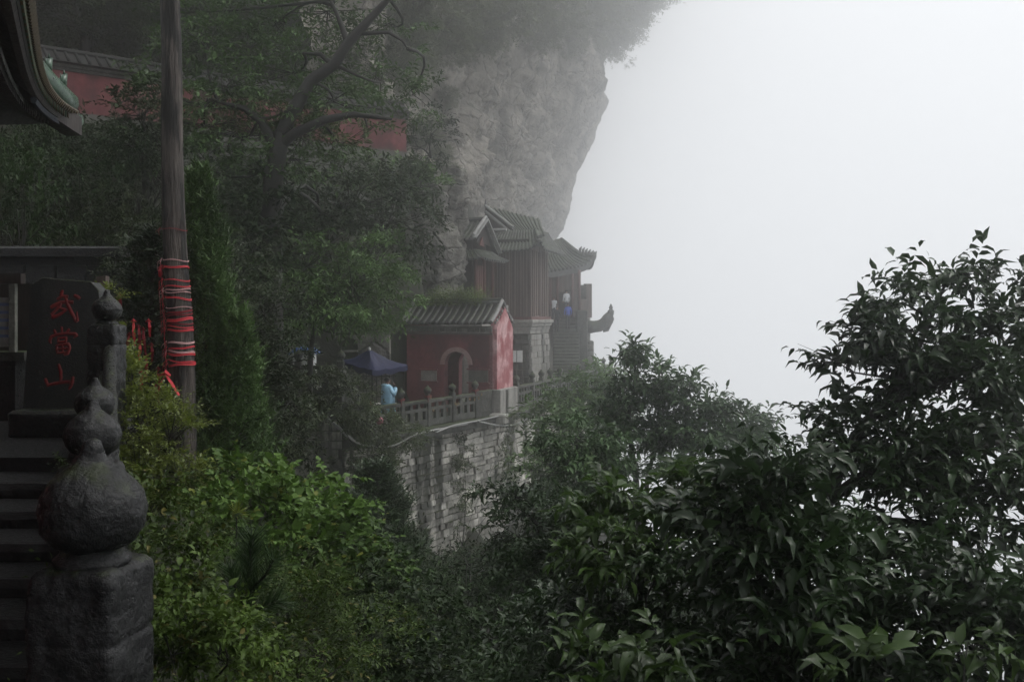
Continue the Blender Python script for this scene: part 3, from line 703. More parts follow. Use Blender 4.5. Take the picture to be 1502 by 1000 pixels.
# ---------------- timber hall clad in upright boards
hf = Vector((.94, -.342, 0)).normalized(); hg = Vector((.342, .94, 0)).normalized()
hR = Vector(((777-CX)/FPX*49.5, 49.5, 0)); hW, hD = 2.35, 2.9; hL = hR-hf*hW; z0, z1 = -.25, 3.15
hall = thing('timber_hall', (hR.x-.6, hR.y+1.2, -3.8), 'tall temple hall clad in upright weathered boards under the overhang', 'temple hall')
c = hL+hf*hW/2+hg*hD/2
boxf('core', 'wooddark', hall, (c.x, c.y, (z0+z1+.5)/2), (hW-.1, hD-.1, z1+.5-z0), hf)
rnd = random.Random(11); pls = []
for side, o0, dr, LL in ((0, hL, hf, hW), (1, hR, hg, hD)):
    npk = int(LL/.155)
    for i in range(npk):
        q = o0+dr*(LL*(i+.5)/npk); off = (-hg if side == 0 else hf)*rnd.uniform(-.01, .014)
        b = MB(); b.box((q.x+off.x, q.y+off.y, (z0+z1)/2+.1), (LL/npk-.012, .05, z1-z0+.2), dr); b.build('plank', M['wood'], hall)
        if i % 2 == 0:
            q2 = o0+dr*(LL*i/npk); off2 = (-hg if side == 0 else hf)*.035
            b = MB(); b.box((q2.x+off2.x, q2.y+off2.y, (z0+z1)/2), (.05, .05, z1-z0-rnd.uniform(0, .2)), dr); b.build('batten', M['wood'], hall)
boxf('sill_beam', 'woodred', hall, (c.x, c.y, z0-.05), (hW+.3, hD+.3, .14), hf)
for k, (ex, hh) in enumerate(((.5, .16), (.36, .14), (.2, .16), (.08, .2))):
    boxf('cornice_course', 'masonry', hall, (c.x, c.y, z0-.20-.17*k), (hW+ex, hD+ex, hh), hf, .02)
# podium built of courses of stone
pz = z0-.85
boxf('podium', 'mortar', hall, (c.x, c.y, (pz-3.9)/2), (hW-.06, hD-.06, 3.9+pz), hf)
rr_ = random.Random(4)
for side, o0, dr, LL in ((0, hL, hf, hW), (1, hR, hg, hD)):
    z = pz
    while z > -3.8:
        h = rr_.uniform(.24, .34); s = 0
        while s < LL-.05:
            wd = min(rr_.uniform(.4, .9), LL-s); q = o0+dr*(s+wd/2); off = (-hg if side == 0 else hf)*rr_.uniform(-.03, .03)
            b = MB(); b.bbox((q.x+off.x, q.y+off.y, z-h/2), (wd-.02, .2, h-.02), dr, b=.015); b.build('stone_block', M['masonry' if side else 'balus'], hall); s += wd
        z -= h
roof_slope(hall, hL-hg*.7-hf*.35+UP*2.98, hR-hg*.7+hf*.8+UP*3.1, hL+hg*.9+UP*4.15, hR+hg*.9+UP*4.15, 17, M['tile'], .1, 0, .45, .055)
roof_slope(hall, hR+hf*.8-hg*.7+UP*3.1, hR+hf*.8+hg*(hD+.4)+UP*3.0, hR+hg*.9-hf*.05+UP*4.15, hR+hg*hD+UP*4.15, 15, M['tile'], .1, .45, 0, .055)
b = MB(); b.tube([hL+hg*.85-hf*.2+UP*4.2, hL+hg*.85+hf*.8+UP*4.2], .1, 8); b.build('ridge', M['tile_light'], hall)
b = MB(); b.tube([hR+hg*.9+UP*4.2, hR+hf*.4+hg*.05+UP*3.75, hR+hf*.8-hg*.72+UP*3.68], .09, 8); b.build('hip_ridge', M['tile'], hall)
# the upper roof behind, its pale verge running down to the right
ua, ub = P(712, 302, 52.5), P(753, 334, 51.6)
roof_slope(hall, P(755, 341, 51.2), P(800, 347, 50.4), P(716, 304, 53.2), P(792, 322, 54), 12, M['tile'], .05, 0, .1, .06)
for off in (0, .32):
    b = MB(); b.tube([ua-UP*off+Vector((.0, -.1, 0)), ub-UP*off*.9+Vector((-off*.3, -.1, 0))], .08, 8); b.build('verge_ridge', M['tile_light'], hall)
b = MB(); b.tube([ua, ua+UP*.35], [.07, .02], 6); b.build('ridge_knob', M['tile'], hall)
b = MB(); b.add([ua, ub, ub+Vector((-1.2, .6, -.6)), ua+Vector((-.1, .5, -1.4)), ua+Vector((0, .2, 0)), ub+Vector((0, .2, 0)), ub+Vector((-1.2, .8, -.6)), ua+Vector((-.1, .7, -1.4))],
     [(0, 1, 2, 3), (7, 6, 5, 4), (0, 4, 5, 1), (1, 5, 6, 2), (2, 6, 7, 3), (3, 7, 4, 0)]); b.build('upper_gable', M['wooddark'], hall)

# ---------------- far hall with the flying eave
far = thing('eaved_hall', P(828, 470, 65), 'hazy temple hall with flying upturned eave at the cliff edge', 'temple hall')
ff = Vector((.97, .24, 0)).normalized(); fg = Vector((-.24, .97, 0)).normalized()
fL = P(806, 465, 64); fz = fL.z; fL = Vector((fL.x, fL.y, 0)); fW = 1.95
c = fL+ff*fW/2+fg*1.6
b = MB(); b.prism([(0, fz), (.62, fz), (.62, 1.05), (.68, 1.3), (1.36, 1.3), (1.42, 1.05), (1.42, fz), (fW, fz), (fW, 2.75), (0, 2.75)], fL+fg*.25, ff, UP, .25); o = b.build('wall', M['wood'], far); recalc(o)
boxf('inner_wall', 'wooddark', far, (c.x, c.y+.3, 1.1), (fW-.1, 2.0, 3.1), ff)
for s in (0, .5, 1.5, fW+.02):
    q = fL+ff*s-fg*.1; b = MB(); b.tube([V3(q, fz), V3(q, 2.75)], .10, 8); b.build('column', M['woodred'], far, True)
q = fL+ff*(fW+.3); boxf('side_rail', 'wood', far, (q.x, q.y, .5), (.7, .08, .7), ff); boxf('beam', 'wooddark', far, (c.x, fL.y+.3, 2.62), (fW+.1, .2, .3), ff)
q = fL+ff*(fW+.75); boxf('side_wall', 'wood', far, (q.x-.1, q.y+.2, .75), (.4, .5, 2.2), ff)
r0, r1 = P(796, 358, 66), P(823, 351, 67.2)
roof_slope(far, P(801, 399, 63.2), P(873, 386, 65), r0, r1, 13, M['tile'], .25, .0, .75, .085, .42, caps=M['tile'])
roof_slope(far, P(873, 386, 65), P(846, 388, 73), r1, P(815, 352, 71), 10, M['tile'], .25, .75, .2, .085, .42)
b = MB(); b.tube([P(797, 361, 64), P(824, 371, 63.9)], .13, 8); b.build('ridge', M['tile_light'], far)
hip = [r1, P(842, 366, 66), P(858, 377, 65.4), P(873, 379, 65)]
b = MB(); b.tube(hip, [.14, .14, .13, .12], 8); b.build('hip_ridge', M['tile'], far)
for k in range(6):
    t = k/5; p = P(851, 369, 65.6).lerp(P(873, 376, 65), t); b = MB(); b.tube([p-UP*.1, p+UP*.18, p+UP*.33+Vector((.1, 0, 0))], [.08, .10, .03], 6); b.build('ridge_beast', M['tile'], far)
pass
# terrace and stairs below it
ft = thing('hall_podium', P(845, 540, 64), 'hazy masonry podium carrying the far eaved hall', 'podium')
def pod(px0, px1, y0, y1, Y, dep, name='podium', mat='masonry', root=ft):
    a, c_ = P(px0, y0, Y), P(px1, y1, Y); b = MB(); b.bbox(((a.x+c_.x)/2, Y+dep/2, (a.z+c_.z)/2), (c_.x-a.x, dep, a.z-c_.z), b=.04); return b.build(name, M[mat], root)
pod(846, 862, 455, 600, 63.2, 4, 'side_block', 'balus'); pod(803, 866, 466, 640, 65.5, 3, 'block', 'masonry'); pod(845, 860, 418, 456, 64.6, .4, 'parapet', 'balus')
pod(859, 871, 500, 640, 63.6, 1.2, 'rock_foot', 'rock_low')
side = thing('stair_wall', P(795, 555, 55), 'pale stone wall flanking the steep hazy stairs', 'wall')
b = MB(); pw_ = [P(776, 600, 55), P(812, 600, 57), P(812, 482, 60), P(803, 478, 55.5), P(776, 484, 55)]
b.add([P(778, 600, 54), P(811, 600, 54), P(811, 520, 54), P(803, 484, 54), P(778, 484, 54)]+[P(778, 600, 54)+Vector((0, 6, 0)), P(811, 600, 54)+Vector((0, 6, 0)), P(811, 520, 54)+Vector((0, 6, 0)), P(803, 484, 54)+Vector((0, 6, 0)), P(778, 484, 54)+Vector((0, 6, 0))],
      [(4, 3, 2, 1, 0), (5, 6, 7, 8, 9), (0, 1, 6, 5), (1, 2, 7, 6), (2, 3, 8, 7), (3, 4, 9, 8), (4, 0, 5, 9)]); o = b.build('wall_body', M['masonry'], side); recalc(o)
fs_ = thing('steep_stairs', P(836, 552, 57), 'steep hazy stone stairs climbing to the far hall', 'stairs')
for i in range(18):
    t = i/17; a = P(812, 552-84*t, 57.5+7*t); c_ = P(850, 552-84*t, 57.5+7*t)
    b = MB(); b.bbox(((a.x+c_.x)/2, a.y+.4, a.z-.35), (c_.x-a.x, .8, .7), b=.02); b.build('step', M['balus'], fs_)
dr_ = thing('dragon_beam', P(868, 478, 65), 'carved stone dragon-head beam jutting out over the abyss', 'stone carving')
b = MB(); b.tube([P(850, 479, 65.4), P(866, 479, 65), P(879, 477, 65), P(888, 472, 65), P(894, 464, 65), P(897, 456, 65)], [.42, .40, .38, .42, .34, .14], 10); roughen(subdiv(b.build('beam', M['balus'], dr_), 1), .16, 1.6)
b = MB(); b.lathe([(.1, -.4), (.2, -.1), (.22, .1), (.1, .2), (.14, .3), (.03, .55)], P(896, 458, 65), 10); b.build('incense_burner', M['balus'], dr_, True)
b = MB(); b.tube([P(884, 484, 65), P(890, 482, 65), P(897, 474, 65)], [.16, .2, .05], 8); b.build('jaw', M['balus'], dr_, True)

# ---------------- notice board behind the gatehouse
nb_ = thing('notice_board', P(757, 587, 43), 'white double notice board on posts beyond the red gable', 'notice board')
for px in (753.5, 762.5):
    a = P(px, 522.5, 43); b = MB(); b.box(a, (.235, .03, .5), (1, .12, 0)); b.build('panel', M['white'], nb_)
for px in (750, 758, 766.5):
    a = P(px, 514, 43.06); b = MB(); b.box((a.x, a.y, (a.z+ZT)/2), (.035, .04, a.z-ZT), (1, .1, 0)); b.build('post', M['brickgrey'], nb_)

# ---------------- cables and pipes slung along the wall
def cable(pts, r, label):
    pts = [P(*q) for q in pts]; sm = []
    for i in range(len(pts)-1):
        p0, p1, p2, p3 = pts[max(i-1, 0)], pts[i], pts[i+1], pts[min(i+2, len(pts)-1)]
        for k in range(6):
            t = k/6; sm.append(.5*((2*p1)+(p2-p0)*t+(2*p0-5*p1+4*p2-p3)*t*t+(3*p1-p0-3*p2+p3)*t**3))
    sm.append(pts[-1]); b = MB(); b.tube(sm, r, 6); o = b.build('cable', M['metal_grey'], None, True)
    return sh(o, label, 'cable', 'cables slung along the retaining wall')
cable([(436, 607, 28.7), (470, 609, 28.7), (490, 620, 28.8), (520, 646, 29.3), (545, 655, 29.6), (578, 653, 30.2), (612, 636, 31.5), (650, 628, 33.2), (690, 621, 35.2), (738, 611, 37.2)], .03, 'long grey cable hanging in a bow below the creeper')
cable([(485, 618, 28.8), (512, 642, 29.1), (530, 652, 29.3), (552, 654, 29.7)], .028, 'short grey cable beside the long one on the mossy wall')
cable([(640, 634, 32.6), (665, 624, 33.8), (700, 617, 35.4), (745, 607, 37.2)], .03, 'grey cable running under the gatehouse footing')
cable([(702, 618, 35.3), (735, 624, 36.8), (762, 620, 39), (785, 603, 41), (803, 586, 43)], .032, 'grey cable drooping past the gatehouse corner towards the trees')

# =================================================================== NEAR STAIRS, STELE, POSTS
ZL = -1.09
EDG = [7.44, 7.0, 6.56, 6.12, 5.72, 5.34, 4.94, 4.5]
stairs = thing('stone_stairs', (-4, 6, -2.4), 'wet black stone stairs beside the onion-topped railing', 'stairs')
for i in range(7):
    ya, yb = EDG[i+1], EDG[i]; z = ZL-.11*(i+1)
    xr = -.425*(ya+yb)/2-.02
    b = MB(); nxs = 40; ww = xr+6.6
    vs = []
    for k in range(nxs+1):
        x = -6.6+ww*k/nxs; e = .025*fbm(x*2.3, i*3.1, 0, 3); zz = .012*fbm(x*3, i*7, 2, 3)
        for (yy, hz) in ((ya+e-.03, -.6), (ya+e-.03, -.045+zz), (ya+e-.005, zz), (ya+e+.03, .006+zz), (yb+.06, .004+zz*.4), (yb+.06, -.6)): vs.append((x, yy, z+hz))
    fs = []
    for k in range(nxs):
        for j in range(5): fs.append((k*6+j, k*6+j+1, (k+1)*6+j+1, (k+1)*6+j))
        fs.append((k*6+5, k*6, (k+1)*6, (k+1)*6+5))
    fs += [tuple(range(6)), tuple(range(nxs*6+5, nxs*6-1, -1))]
    b.add(vs, fs); o = b.build('step', M['stone_step'], stairs); recalc(o)
def pad(name, poly, z, th, label):
    b = MB(); b.prism(poly, (0, 0, z-th), (1, 0, 0), (0, 1, 0), th); o = b.build(name, M['stone_step']); recalc(o); return sh(o, label, 'paving', kind='structure')
pad('landing', [(-9, 7.48), (-3.2, 7.48), (-3.7, 8.7), (-5.0, 12.2), (-9, 12.6)], ZL, .8, 'dark wet stone landing under the stele')
pad('path', [(-7, -6), (1.2, -6), (.7, 1.0), (-.9, 2.0), (-2.2, 4.48), (-7, 4.48)], -1.87, .5, 'dark stone path at the foot of the stairs')

sb = thing('stair_balustrade', (-1.9, 4.4, -1.9), 'black weathered stone stair railing with onion finials on its posts', 'balustrade')
NW = [(136, 2.35, -.565, 1.0, .212), (136, 4.4, -.64, .98, .22), (139, 6.1, -.655, .96, .22), (157, 8.2, -.075, .98, .235)]
npos = []
for i, (px, y, zb, sc_, wd) in enumerate(NW):
    x = (px-CX)/FPX*y; npos.append(Vector((x, y, zb)))
    rotz = R(-9 if i < 3 else -4); ax = (math.cos(rotz), math.sin(rotz), 0)
    bot = (-1.95, -2.1, -1.75, ZL-.02)[i]
    b = MB()
    hx = wd/2; zj = zb-.19; prof = [(1.0, z) for z in np.arange(bot, zj-.012, .022)]+[(1.0, zj-.010), (.975, zj-.004), (.97, zj), (.98, zj+.004), (1.0, zj+.01)]+[(1.0, z) for z in np.arange(zj+.022, zb-.10, .02)]+[(.995, zb-.095), (.985, zb-.075), (.965, zb-.055), (.93, zb-.04), (.86, zb-.028), (.75, zb-.022), (.6, zb-.018)]
    vs = []; nseg = 88; pe = 13
    for s_, z in prof:
        for k in range(nseg):
            th = 2*math.pi*k/nseg; c_, n2 = math.cos(th), math.sin(th)
            r_ = (abs(c_)**pe+abs(n2)**pe)**(-1/pe)*hx*s_
            lx, ly = c_*r_, n2*r_
            vs.append((x+lx*ax[0]-ly*ax[1], y+lx*ax[1]+ly*ax[0], z))
    fs = []
    for j in range(len(prof)-1):
        for k in range(nseg):
            q = (k+1) % nseg; fs.append((j*nseg+k, j*nseg+q, (j+1)*nseg+q, (j+1)*nseg+k))
    fs += [tuple(range(nseg-1, -1, -1)), tuple(range((len(prof)-1)*nseg, len(prof)*nseg))]
    b.add(vs, fs); po = b.build('post', M['stone_dark'], sb); roughen(po, .009, 16, 6, i*3)
    b = MB(); b.lathe([(.085, -.03), (.088, -.012), (.075, .0), (.068, .012)], (x, y, zb), 28); b.build('neck', M['stone_dark'], po, True)
    fi = MB()
    prf = ONION; fine = []
    for (r0_, z0_), (r1_, z1_) in zip(prf[:-1], prf[1:]):
        for k in range(3): fine.append((r0_+(r1_-r0_)*k/3, z0_+(z1_-z0_)*k/3))
    fine.append(prf[-1]); fi.lathe([(r_*sc_, z_*sc_) for r_, z_ in fine], (x, y, zb+.01), 44); fo = fi.build('finial', M['stone_dark'], po, True); roughen(fo, .007, 13, 6, i*5)
def rail(a, c_, w_, h_, name='handrail'):
    d_ = (c_-a); b = MB(); pts = [a.lerp(c_, k/12) for k in range(13)]; b.tube(pts, w_, 8, flat=h_/w_); o = b.build(name, M['stone_dark'], sb); roughen(o, .012, 6, 4); return o
rail(npos[3]+Vector((0.06, -.1, -.24)), npos[2]+Vector((.05, .1, -.12)), .05, .06)
rail(npos[2]+Vector((0, -.1, -.2)), npos[1]+Vector((0, .1, -.2)), .062, .07)
rail(npos[1]+Vector((.02, -.1, -.18)), npos[0]+Vector((.02, .12, -.22)), .062, .07)
for i in range(3):
    a, c_ = npos[i], npos[i+1]; d_ = c_-a; b = MB(); m_ = (a+c_)/2; b.box((m_.x, m_.y, m_.z-.62), (d_.length-.2, .1, .5), d_); b.build('panel', M['stone_dark'], sb)

# ---------------- stele with three red characters
SY = 8.95
stele = thing('stone_stele', P(92, 640, SY), 'dark upright stone stele with three carved red characters', 'stele')
k_ = SY/FPX
def sp(px, py): return ((px-92)*k_, (HY-py)*k_)
out_ = [sp(33, 612), sp(148, 612), sp(145, 427), sp(133, 414), sp(62, 408), sp(46, 418)]
so_ = Vector((P(92, 458, SY).x, SY, 0))
b = MB(); b.prism(out_, so_+Vector((0, .2, 0)), (1, 0, 0), (0, 0, 1), .2); o = b.build('slab', M['stele'], stele); recalc(o); 
edge = MB()
for a, c_ in zip(out_[2:], out_[3:]):
    edge.tube([so_+Vector((a[0], 0.004, a[1])), so_+Vector((c_[0], 0.004, c_[1]))], .008, 6)
edge.build('rim_highlight', M['balus'], stele)  # pale strip paints the light caught along the slab's top edges
b = MB(); pc = P(75, 626, 8.7); b.bbox((pc.x+.08, 8.95, (ZL+pc.z+.14)/2), (.92, .55, .14+pc.z-ZL), b=.03); o = b.build('plinth', M['stone_dark'], stele); subdiv(o, 4); roughen(o, .012, 5, 4)
CH = {
 'wu': [[(360, 178, 13), (352, 205, 16), (345, 236, 12)], [(322, 243, 12), (360, 222, 14), (402, 226, 15)], [(274, 306, 16), (300, 288, 18), (345, 268, 15), (400, 262, 15), (440, 268, 15)],
        [(383, 235, 13), (398, 285, 15), (425, 340, 16), (458, 402, 17), (470, 408, 12)], [(470, 404, 12), (468, 370, 8), (466, 330, 4)], [(446, 216, 12), (470, 228, 17), (488, 244, 15)],
        [(350, 272, 11), (335, 300, 13), (300, 335, 12), (280, 356, 14)], [(328, 308, 9), (352, 312, 11), (382, 322, 12)], [(284, 376, 17), (318, 368, 14), (355, 345, 12), (392, 318, 8)]],
 'dang': [[(352, 448, 11), (356, 490, 12)], [(298, 468, 11), (310, 498, 13)], [(408, 462, 12), (388, 490, 11)], [(275, 568, 9), (266, 548, 14), (278, 518, 14), (310, 505, 12), (380, 494, 12), (450, 498, 14), (466, 508, 12), (440, 528, 6)],
          [(330, 524, 9), (326, 562, 10)], [(332, 530, 8), (388, 522, 10), (384, 556, 9)], [(330, 558, 8), (386, 552, 9)], [(318, 578, 10), (318, 610, 11), (326, 642, 10)], [(320, 582, 9), (405, 570, 12), (412, 600, 13), (398, 640, 14), (372, 652, 9)],
          [(360, 576, 8), (362, 640, 9)], [(326, 610, 8), (402, 602, 8)], [(328, 638, 8), (396, 632, 8)]],
 'shan': [[(330, 722, 14), (346, 770, 16), (348, 820, 15), (342, 862, 14)], [(232, 826, 14), (246, 862, 15), (256, 884, 13)], [(252, 876, 12), (300, 862, 15), (360, 852, 15), (415, 850, 14)], [(436, 812, 13), (430, 852, 17), (418, 885, 14), (404, 906, 7)]]}
for nm, strokes in CH.items():
    b = MB()
    for si, st in enumerate(strokes):
        pts = []
        for (p0, p1) in zip(st[:-1], st[1:]):
            for k in range(5): pts.append(tuple(p0[q]+(p1[q]-p0[q])*k/5 for q in range(3)))
        pts.append(st[-1])
        # round off the ends of each brush stroke
        e0_ = pts[0]; pts = [(e0_[0]-(pts[1][0]-e0_[0])*.5, e0_[1]-(pts[1][1]-e0_[1])*.5, e0_[2]*.5)]+pts
        path = []; rad = []
        for (cx_, cy_, r_) in pts:
            a = sp(20+cx_/5, 390+cy_/5); path.append(so_+Vector((a[0], -.001-si*.0006, a[1]))); rad.append(max(.003, r_*.92/5*k_))
        vs = []; fs = []
        for i, p in enumerate(path):
            t = (path[min(i+1, len(path)-1)]-path[max(i-1, 0)]).normalized(); nn = Vector((t.z, 0, -t.x))
            vs += [p+nn*rad[i]+Vector((0, .006, 0)), p+nn*rad[i]*.7+Vector((0, -.004, 0)), p-nn*rad[i]*.7+Vector((0, -.004, 0)), p-nn*rad[i]+Vector((0, .006, 0))]
        m_ = len(path)
        for i in range(m_-1):
            for j in range(3): fs.append((i*4+j, i*4+j+1, i*4+4+j+1, i*4+4+j))
        fs += [(0, 1, 2, 3), (m_*4-1, m_*4-2, m_*4-3, m_*4-4)]
        b.add(vs, fs)
    b.build('carved_character', M['red_paint'], stele, True)
rq = random.Random(2)
for gy in (545, 562, 588):               # worn, unreadable small signature carved beside the last character
    b = MB()
    for s_ in range(6):
        x0_, y0_ = 58+rq.uniform(-5, 5), gy+rq.uniform(-6, 6); a, c_ = sp(x0_, y0_), sp(x0_+rq.uniform(-4, 4), y0_+rq.uniform(-3, 4))
        b.tube([so_+Vector((a[0], -.001, a[1])), so_+Vector((c_[0], -.001, c_[1]))], .004, 4)
    b.build('worn_carving', M['stone_dark'], stele)

# ---------------- log pole with ribbons
PY = 10.7
pa, pb_ = P(270, 690, PY), P(245, -60, PY)
pole = thing('log_pole', pa, 'tall grooved log pole leaning slightly, bound with red ribbons', 'pole')
def pole_c(t): return pa.lerp(pb_, t)+Vector((.02*math.sin(t*9), 0, 0))
def pole_r(t): return .136-.036*t
vs = []; nseg, nr = 56, 150
for j in range(nr):
    t = j/(nr-1); c_ = pole_c(t); r_ = pole_r(t)
    for k in range(nseg):
        th = 2*math.pi*k/nseg
        g = fbm(math.cos(th)*3.2, math.sin(th)*3.2, t*4.5, 4); kn = max(0, fbm(math.cos(th)*1.6+4, math.sin(th)*1.6, t*9+3, 2)-.32)
        rr_ = r_*(1+.07*g-.22*kn)
        vs.append((c_.x+rr_*math.cos(th), c_.y+rr_*math.sin(th), c_.z))
fs = []
for j in range(nr-1):
    for k in range(nseg):
        q = (k+1) % nseg; fs.append((j*nseg+k, j*nseg+q, (j+1)*nseg+q, (j+1)*nseg+k))
fs += [tuple(range(nseg-1, -1, -1)), tuple(range((nr-1)*nseg, nr*nseg))]
b = MB(); b.add(vs, fs); b.build('trunk', M['bark'], pole, True)
RIB = [(337, 'ribbon_deep', .5), (382, 'ribbon_pale', .5), (392, 'ribbon', 1), (411, 'ribbon', .6), (420, 'ribbon', .7), (425, 'ribbon_pale', .6), (429, 'ribbon_pale', .5), (437, 'ribbon', .9), (451, 'ribbon_pale', .4),
       (458, 'ribbon_deep', .9), (462, 'ribbon_deep', .7), (469, 'ribbon', 1.5), (475, 'ribbon_deep', .6), (479, 'ribbon', .6), (484, 'ribbon', 1), (502, 'ribbon_pale', .9), (510, 'ribbon', .8), (515, 'ribbon_pale', .8), (519, 'ribbon', 1.2), (529, 'ribbon', .7), (534, 'ribbon', 1.2)]
rq = random.Random(8)
RLAB = {'ribbon': 'bright red ribbon band wound round the log pole', 'ribbon_pale': 'faded pinkish ribbon band wound round the log pole', 'ribbon_deep': 'deep crimson ribbon band wound round the log pole'}
RSPEC = {337: 'lone thin crimson ribbon high on the log pole above all others', 382: 'pale ribbon at the top of the close-wound bands on the log pole', 392: 'red ribbon just below the topmost pale band on the log pole', 451: 'very thin pale ribbon between red bands at mid height of the log pole', 469: 'widest bright red ribbon amid the crimson bands on the log pole', 534: 'lowest broad red ribbon band on the log pole above the bow', 502: 'pale ribbon heading the lowest cluster of bands on the log pole'}
for y, mt, wd in RIB:
    t = (690-y)/750; tl_ = rq.uniform(-.018, .022); hw = .0105*wd; b = MB(); vs = []; n = 40; ph = rq.uniform(0, 6)
    for k in range(n+1):
        th = 2*math.pi*k/n-1.2; dz = tl_*math.cos(th)+.006*math.sin(3*th+ph); tt = t+dz/7.5; c_ = pole_c(t); r_ = pole_r(t)*1.035+.006
        for zz, ro in ((-hw, .004), (-hw*.3, -.002), (hw*.4, .003), (hw, -.001)):
            vs.append((c_.x+(r_+ro)*math.cos(th), c_.y+(r_+ro)*math.sin(th), c_.z+dz+zz))
    fs = []
    for k in range(n):
        for j in range(3): fs.append((k*4+j, (k+1)*4+j, (k+1)*4+j+1, k*4+j+1))
    b.add(vs, fs)
    c_ = pole_c(t); kx = c_.x-pole_r(t)*1.0; ky = c_.y-.09
    if wd > .45:                         # knot and a dangling tail
        b.tube([(kx, ky, c_.z+.02), (kx-.015, ky-.01, c_.z-.03), (kx-.01, ky, c_.z-.05-.2*wd*rq.random())], [.014, .010, .005], 5, flat=.3); b.tube([(kx, ky, c_.z+.01), (kx-.035, ky-.015, c_.z-.02), (kx-.03-.03*rq.random(), ky, c_.z-.03-.16*rq.random())], [.012, .009, .004], 5, flat=.3)
    sh(b.build('prayer_ribbon', M[mt], None), RSPEC.get(y, RLAB[mt]), 'ribbon', 'ribbons wound round the log pole')
b = MB()
sp_ = [P(236+rq.uniform(-2, 2)+(y-385)*.05, y, 10.58) for y in range(385, 552, 8)]
b.tube(sp_, [.007+.008*rq.random() for _ in sp_], 6, flat=.35); sh(b.build('hanging_ribbon', M['ribbon_deep'], None), 'long crimson ribbon hanging down the shaded flank of the log pole', 'ribbon')
b = MB(); b.tube([P(243, 549, 10.5), P(252, 562, 10.48), P(263, 580, 10.5)], [.02, .03, .02], 6, flat=.25); b.tube([P(243, 549, 10.5), P(236, 562, 10.47), P(230, 580, 10.5)], [.02, .024, .012], 6, flat=.25); b.tube([P(236, 551, 10.48), P(243, 546, 10.46), P(250, 551, 10.48)], [.012, .03, .012], 6)
sh(b.build('ribbon_bow', M['ribbon'], None), 'red ribbon bow with two spread tails at the pole foot', 'ribbon')

# ---------------- temple roof corner overhead; unseen run past the camera added as foreground shade
T = Vector((-5.3, 12, 2.4)); uu = Vector((.372, -.928, 0)).normalized(); inn = Vector((-.937, -.35, 0)).normalized(); hh_ = Vector((-.04, -1, 0)).normalized()
ES = [0, 1, 2, 3, 4, 5, 6.4, 9, 11.5, 14]; EX = np.polyfit(ES, [-5.3, -5.08, -4.77, -4.40, -3.99, -3.56, -2.955, -1.85, -.75, .3], 5); EZ = np.polyfit(ES, [2.4, 2.355, 2.27, 2.205, 2.13, 2.04, 1.9, 1.76, 1.74, 1.74], 5)  # far end of the eave is added out of view to shade posts and stairs
def eave(s): return Vector((float(np.polyval(EX, s)), 12-.942*s, float(np.polyval(EZ, s))))
rf = thing('temple_roof', (-6, 8, ZL), 'dark temple building corner with upturned eave and green glazed ridge beasts, roof run on unseen for shade', 'temple')
b = MB(); vs = []; fs = []; ns = 90; nt2 = 10
for i in range(ns+1):
    s = 14.0*i/ns; e_ = eave(s); dmax = min(4.0, s/1.56)
    for j in range(nt2+1):
        dd_ = dmax*j/nt2; vs.append(e_+inn*dd_+UP*(.62*dd_+.05*dd_*dd_))
W = nt2+1; K = len(vs); vs += [Vector(v)-UP*.1 for v in vs]
for i in range(ns):
    for j in range(nt2):
        a = i*W+j; fs += [(a, a+1, a+W+1, a+W), (K+a, K+a+W, K+a+W+1, K+a+1)]
    a = i*W; fs.append((a, a+W, K+a+W, K+a))
b.add(vs, fs); b.build('roof_slope', M['tile_dark'], rf)
u2 = (hh_*2*(uu.dot(hh_))-uu).normalized(); in2 = (hh_-u2*hh_.dot(u2)).normalized()
b = MB(); vs = []; fs = []
for i in range(ns+1):
    s = 9.0*i/ns; e_ = T+u2*s+UP*(-.35+.35*max(0, 1-s/2.7)**2); dmax = min(4.0, s/1.56)
    for j in range(nt2+1):
        dd_ = dmax*j/nt2; vs.append(e_+in2*dd_+UP*(.62*dd_+.05*dd_*dd_))
K = len(vs); vs += [Vector(v)-UP*.1 for v in vs]
for i in range(ns):
    for j in range(nt2):
        a = i*W+j; fs += [(a, a+W, a+W+1, a+1), (K+a, K+a+1, K+a+W+1, K+a+W)]
b.add(vs, fs); b.build('roof_slope', M['tile_dark'], rf)
ne = 62
for i in range(ne):
    s = .06+i*.112; e_ = eave(s); dsl = (inn+UP*.62).normalized()
    b = MB(); b.tube([e_-dsl*.05+UP*.03, e_+dsl*min(.9, .1+s*.5)+UP*.03], .034, 8); tr_ = b.build('tile_row', M['tile_dark'], rf, True)
    b = MB(); b.tube([e_-dsl*.085+UP*.03, e_-dsl*.045+UP*.03], .038, 10); b.build('tile_end', M['yellow_glaze'], tr_)
    e2 = eave(s+.056); b = MB(); b.prism([(-.045, .0), (.045, .0), (.03, -.06), (0, -.09), (-.03, -.06)], e2-dsl*.04, uu, UP, .015); b.build('drip_tile', M['green_glaze' if i % 2 else 'yellow_glaze'], rf)
for i in range(40):
    s = .5+i*.17; e_ = eave(s)-UP*.15+inn*.2; b = MB(); b.box(e_+inn*.5+UP*.18, (1.1, .07, .06), inn+UP*.4, None, UP); ra_ = b.build('rafter', M['wooddark'], rf)
    b = MB(); b.box(e_-inn*.045-UP*.02, (.012, .06, .055), inn+UP*.4, None, UP); b.build('rafter_end', M['balus'], ra_)
pth = [eave(14*k/40)-UP*.09+inn*.05 for k in range(41)]; b = MB(); b.tube(pth, .05, 6); b.build('eave_board', M['wooddark'], rf)
pth = [eave(.9+13*k/20)*1+inn*.75+UP*.02-UP*.12 for k in range(21)]; b = MB(); b.tube(pth, .11, 8); b.build('purlin', M['wooddark'], rf)
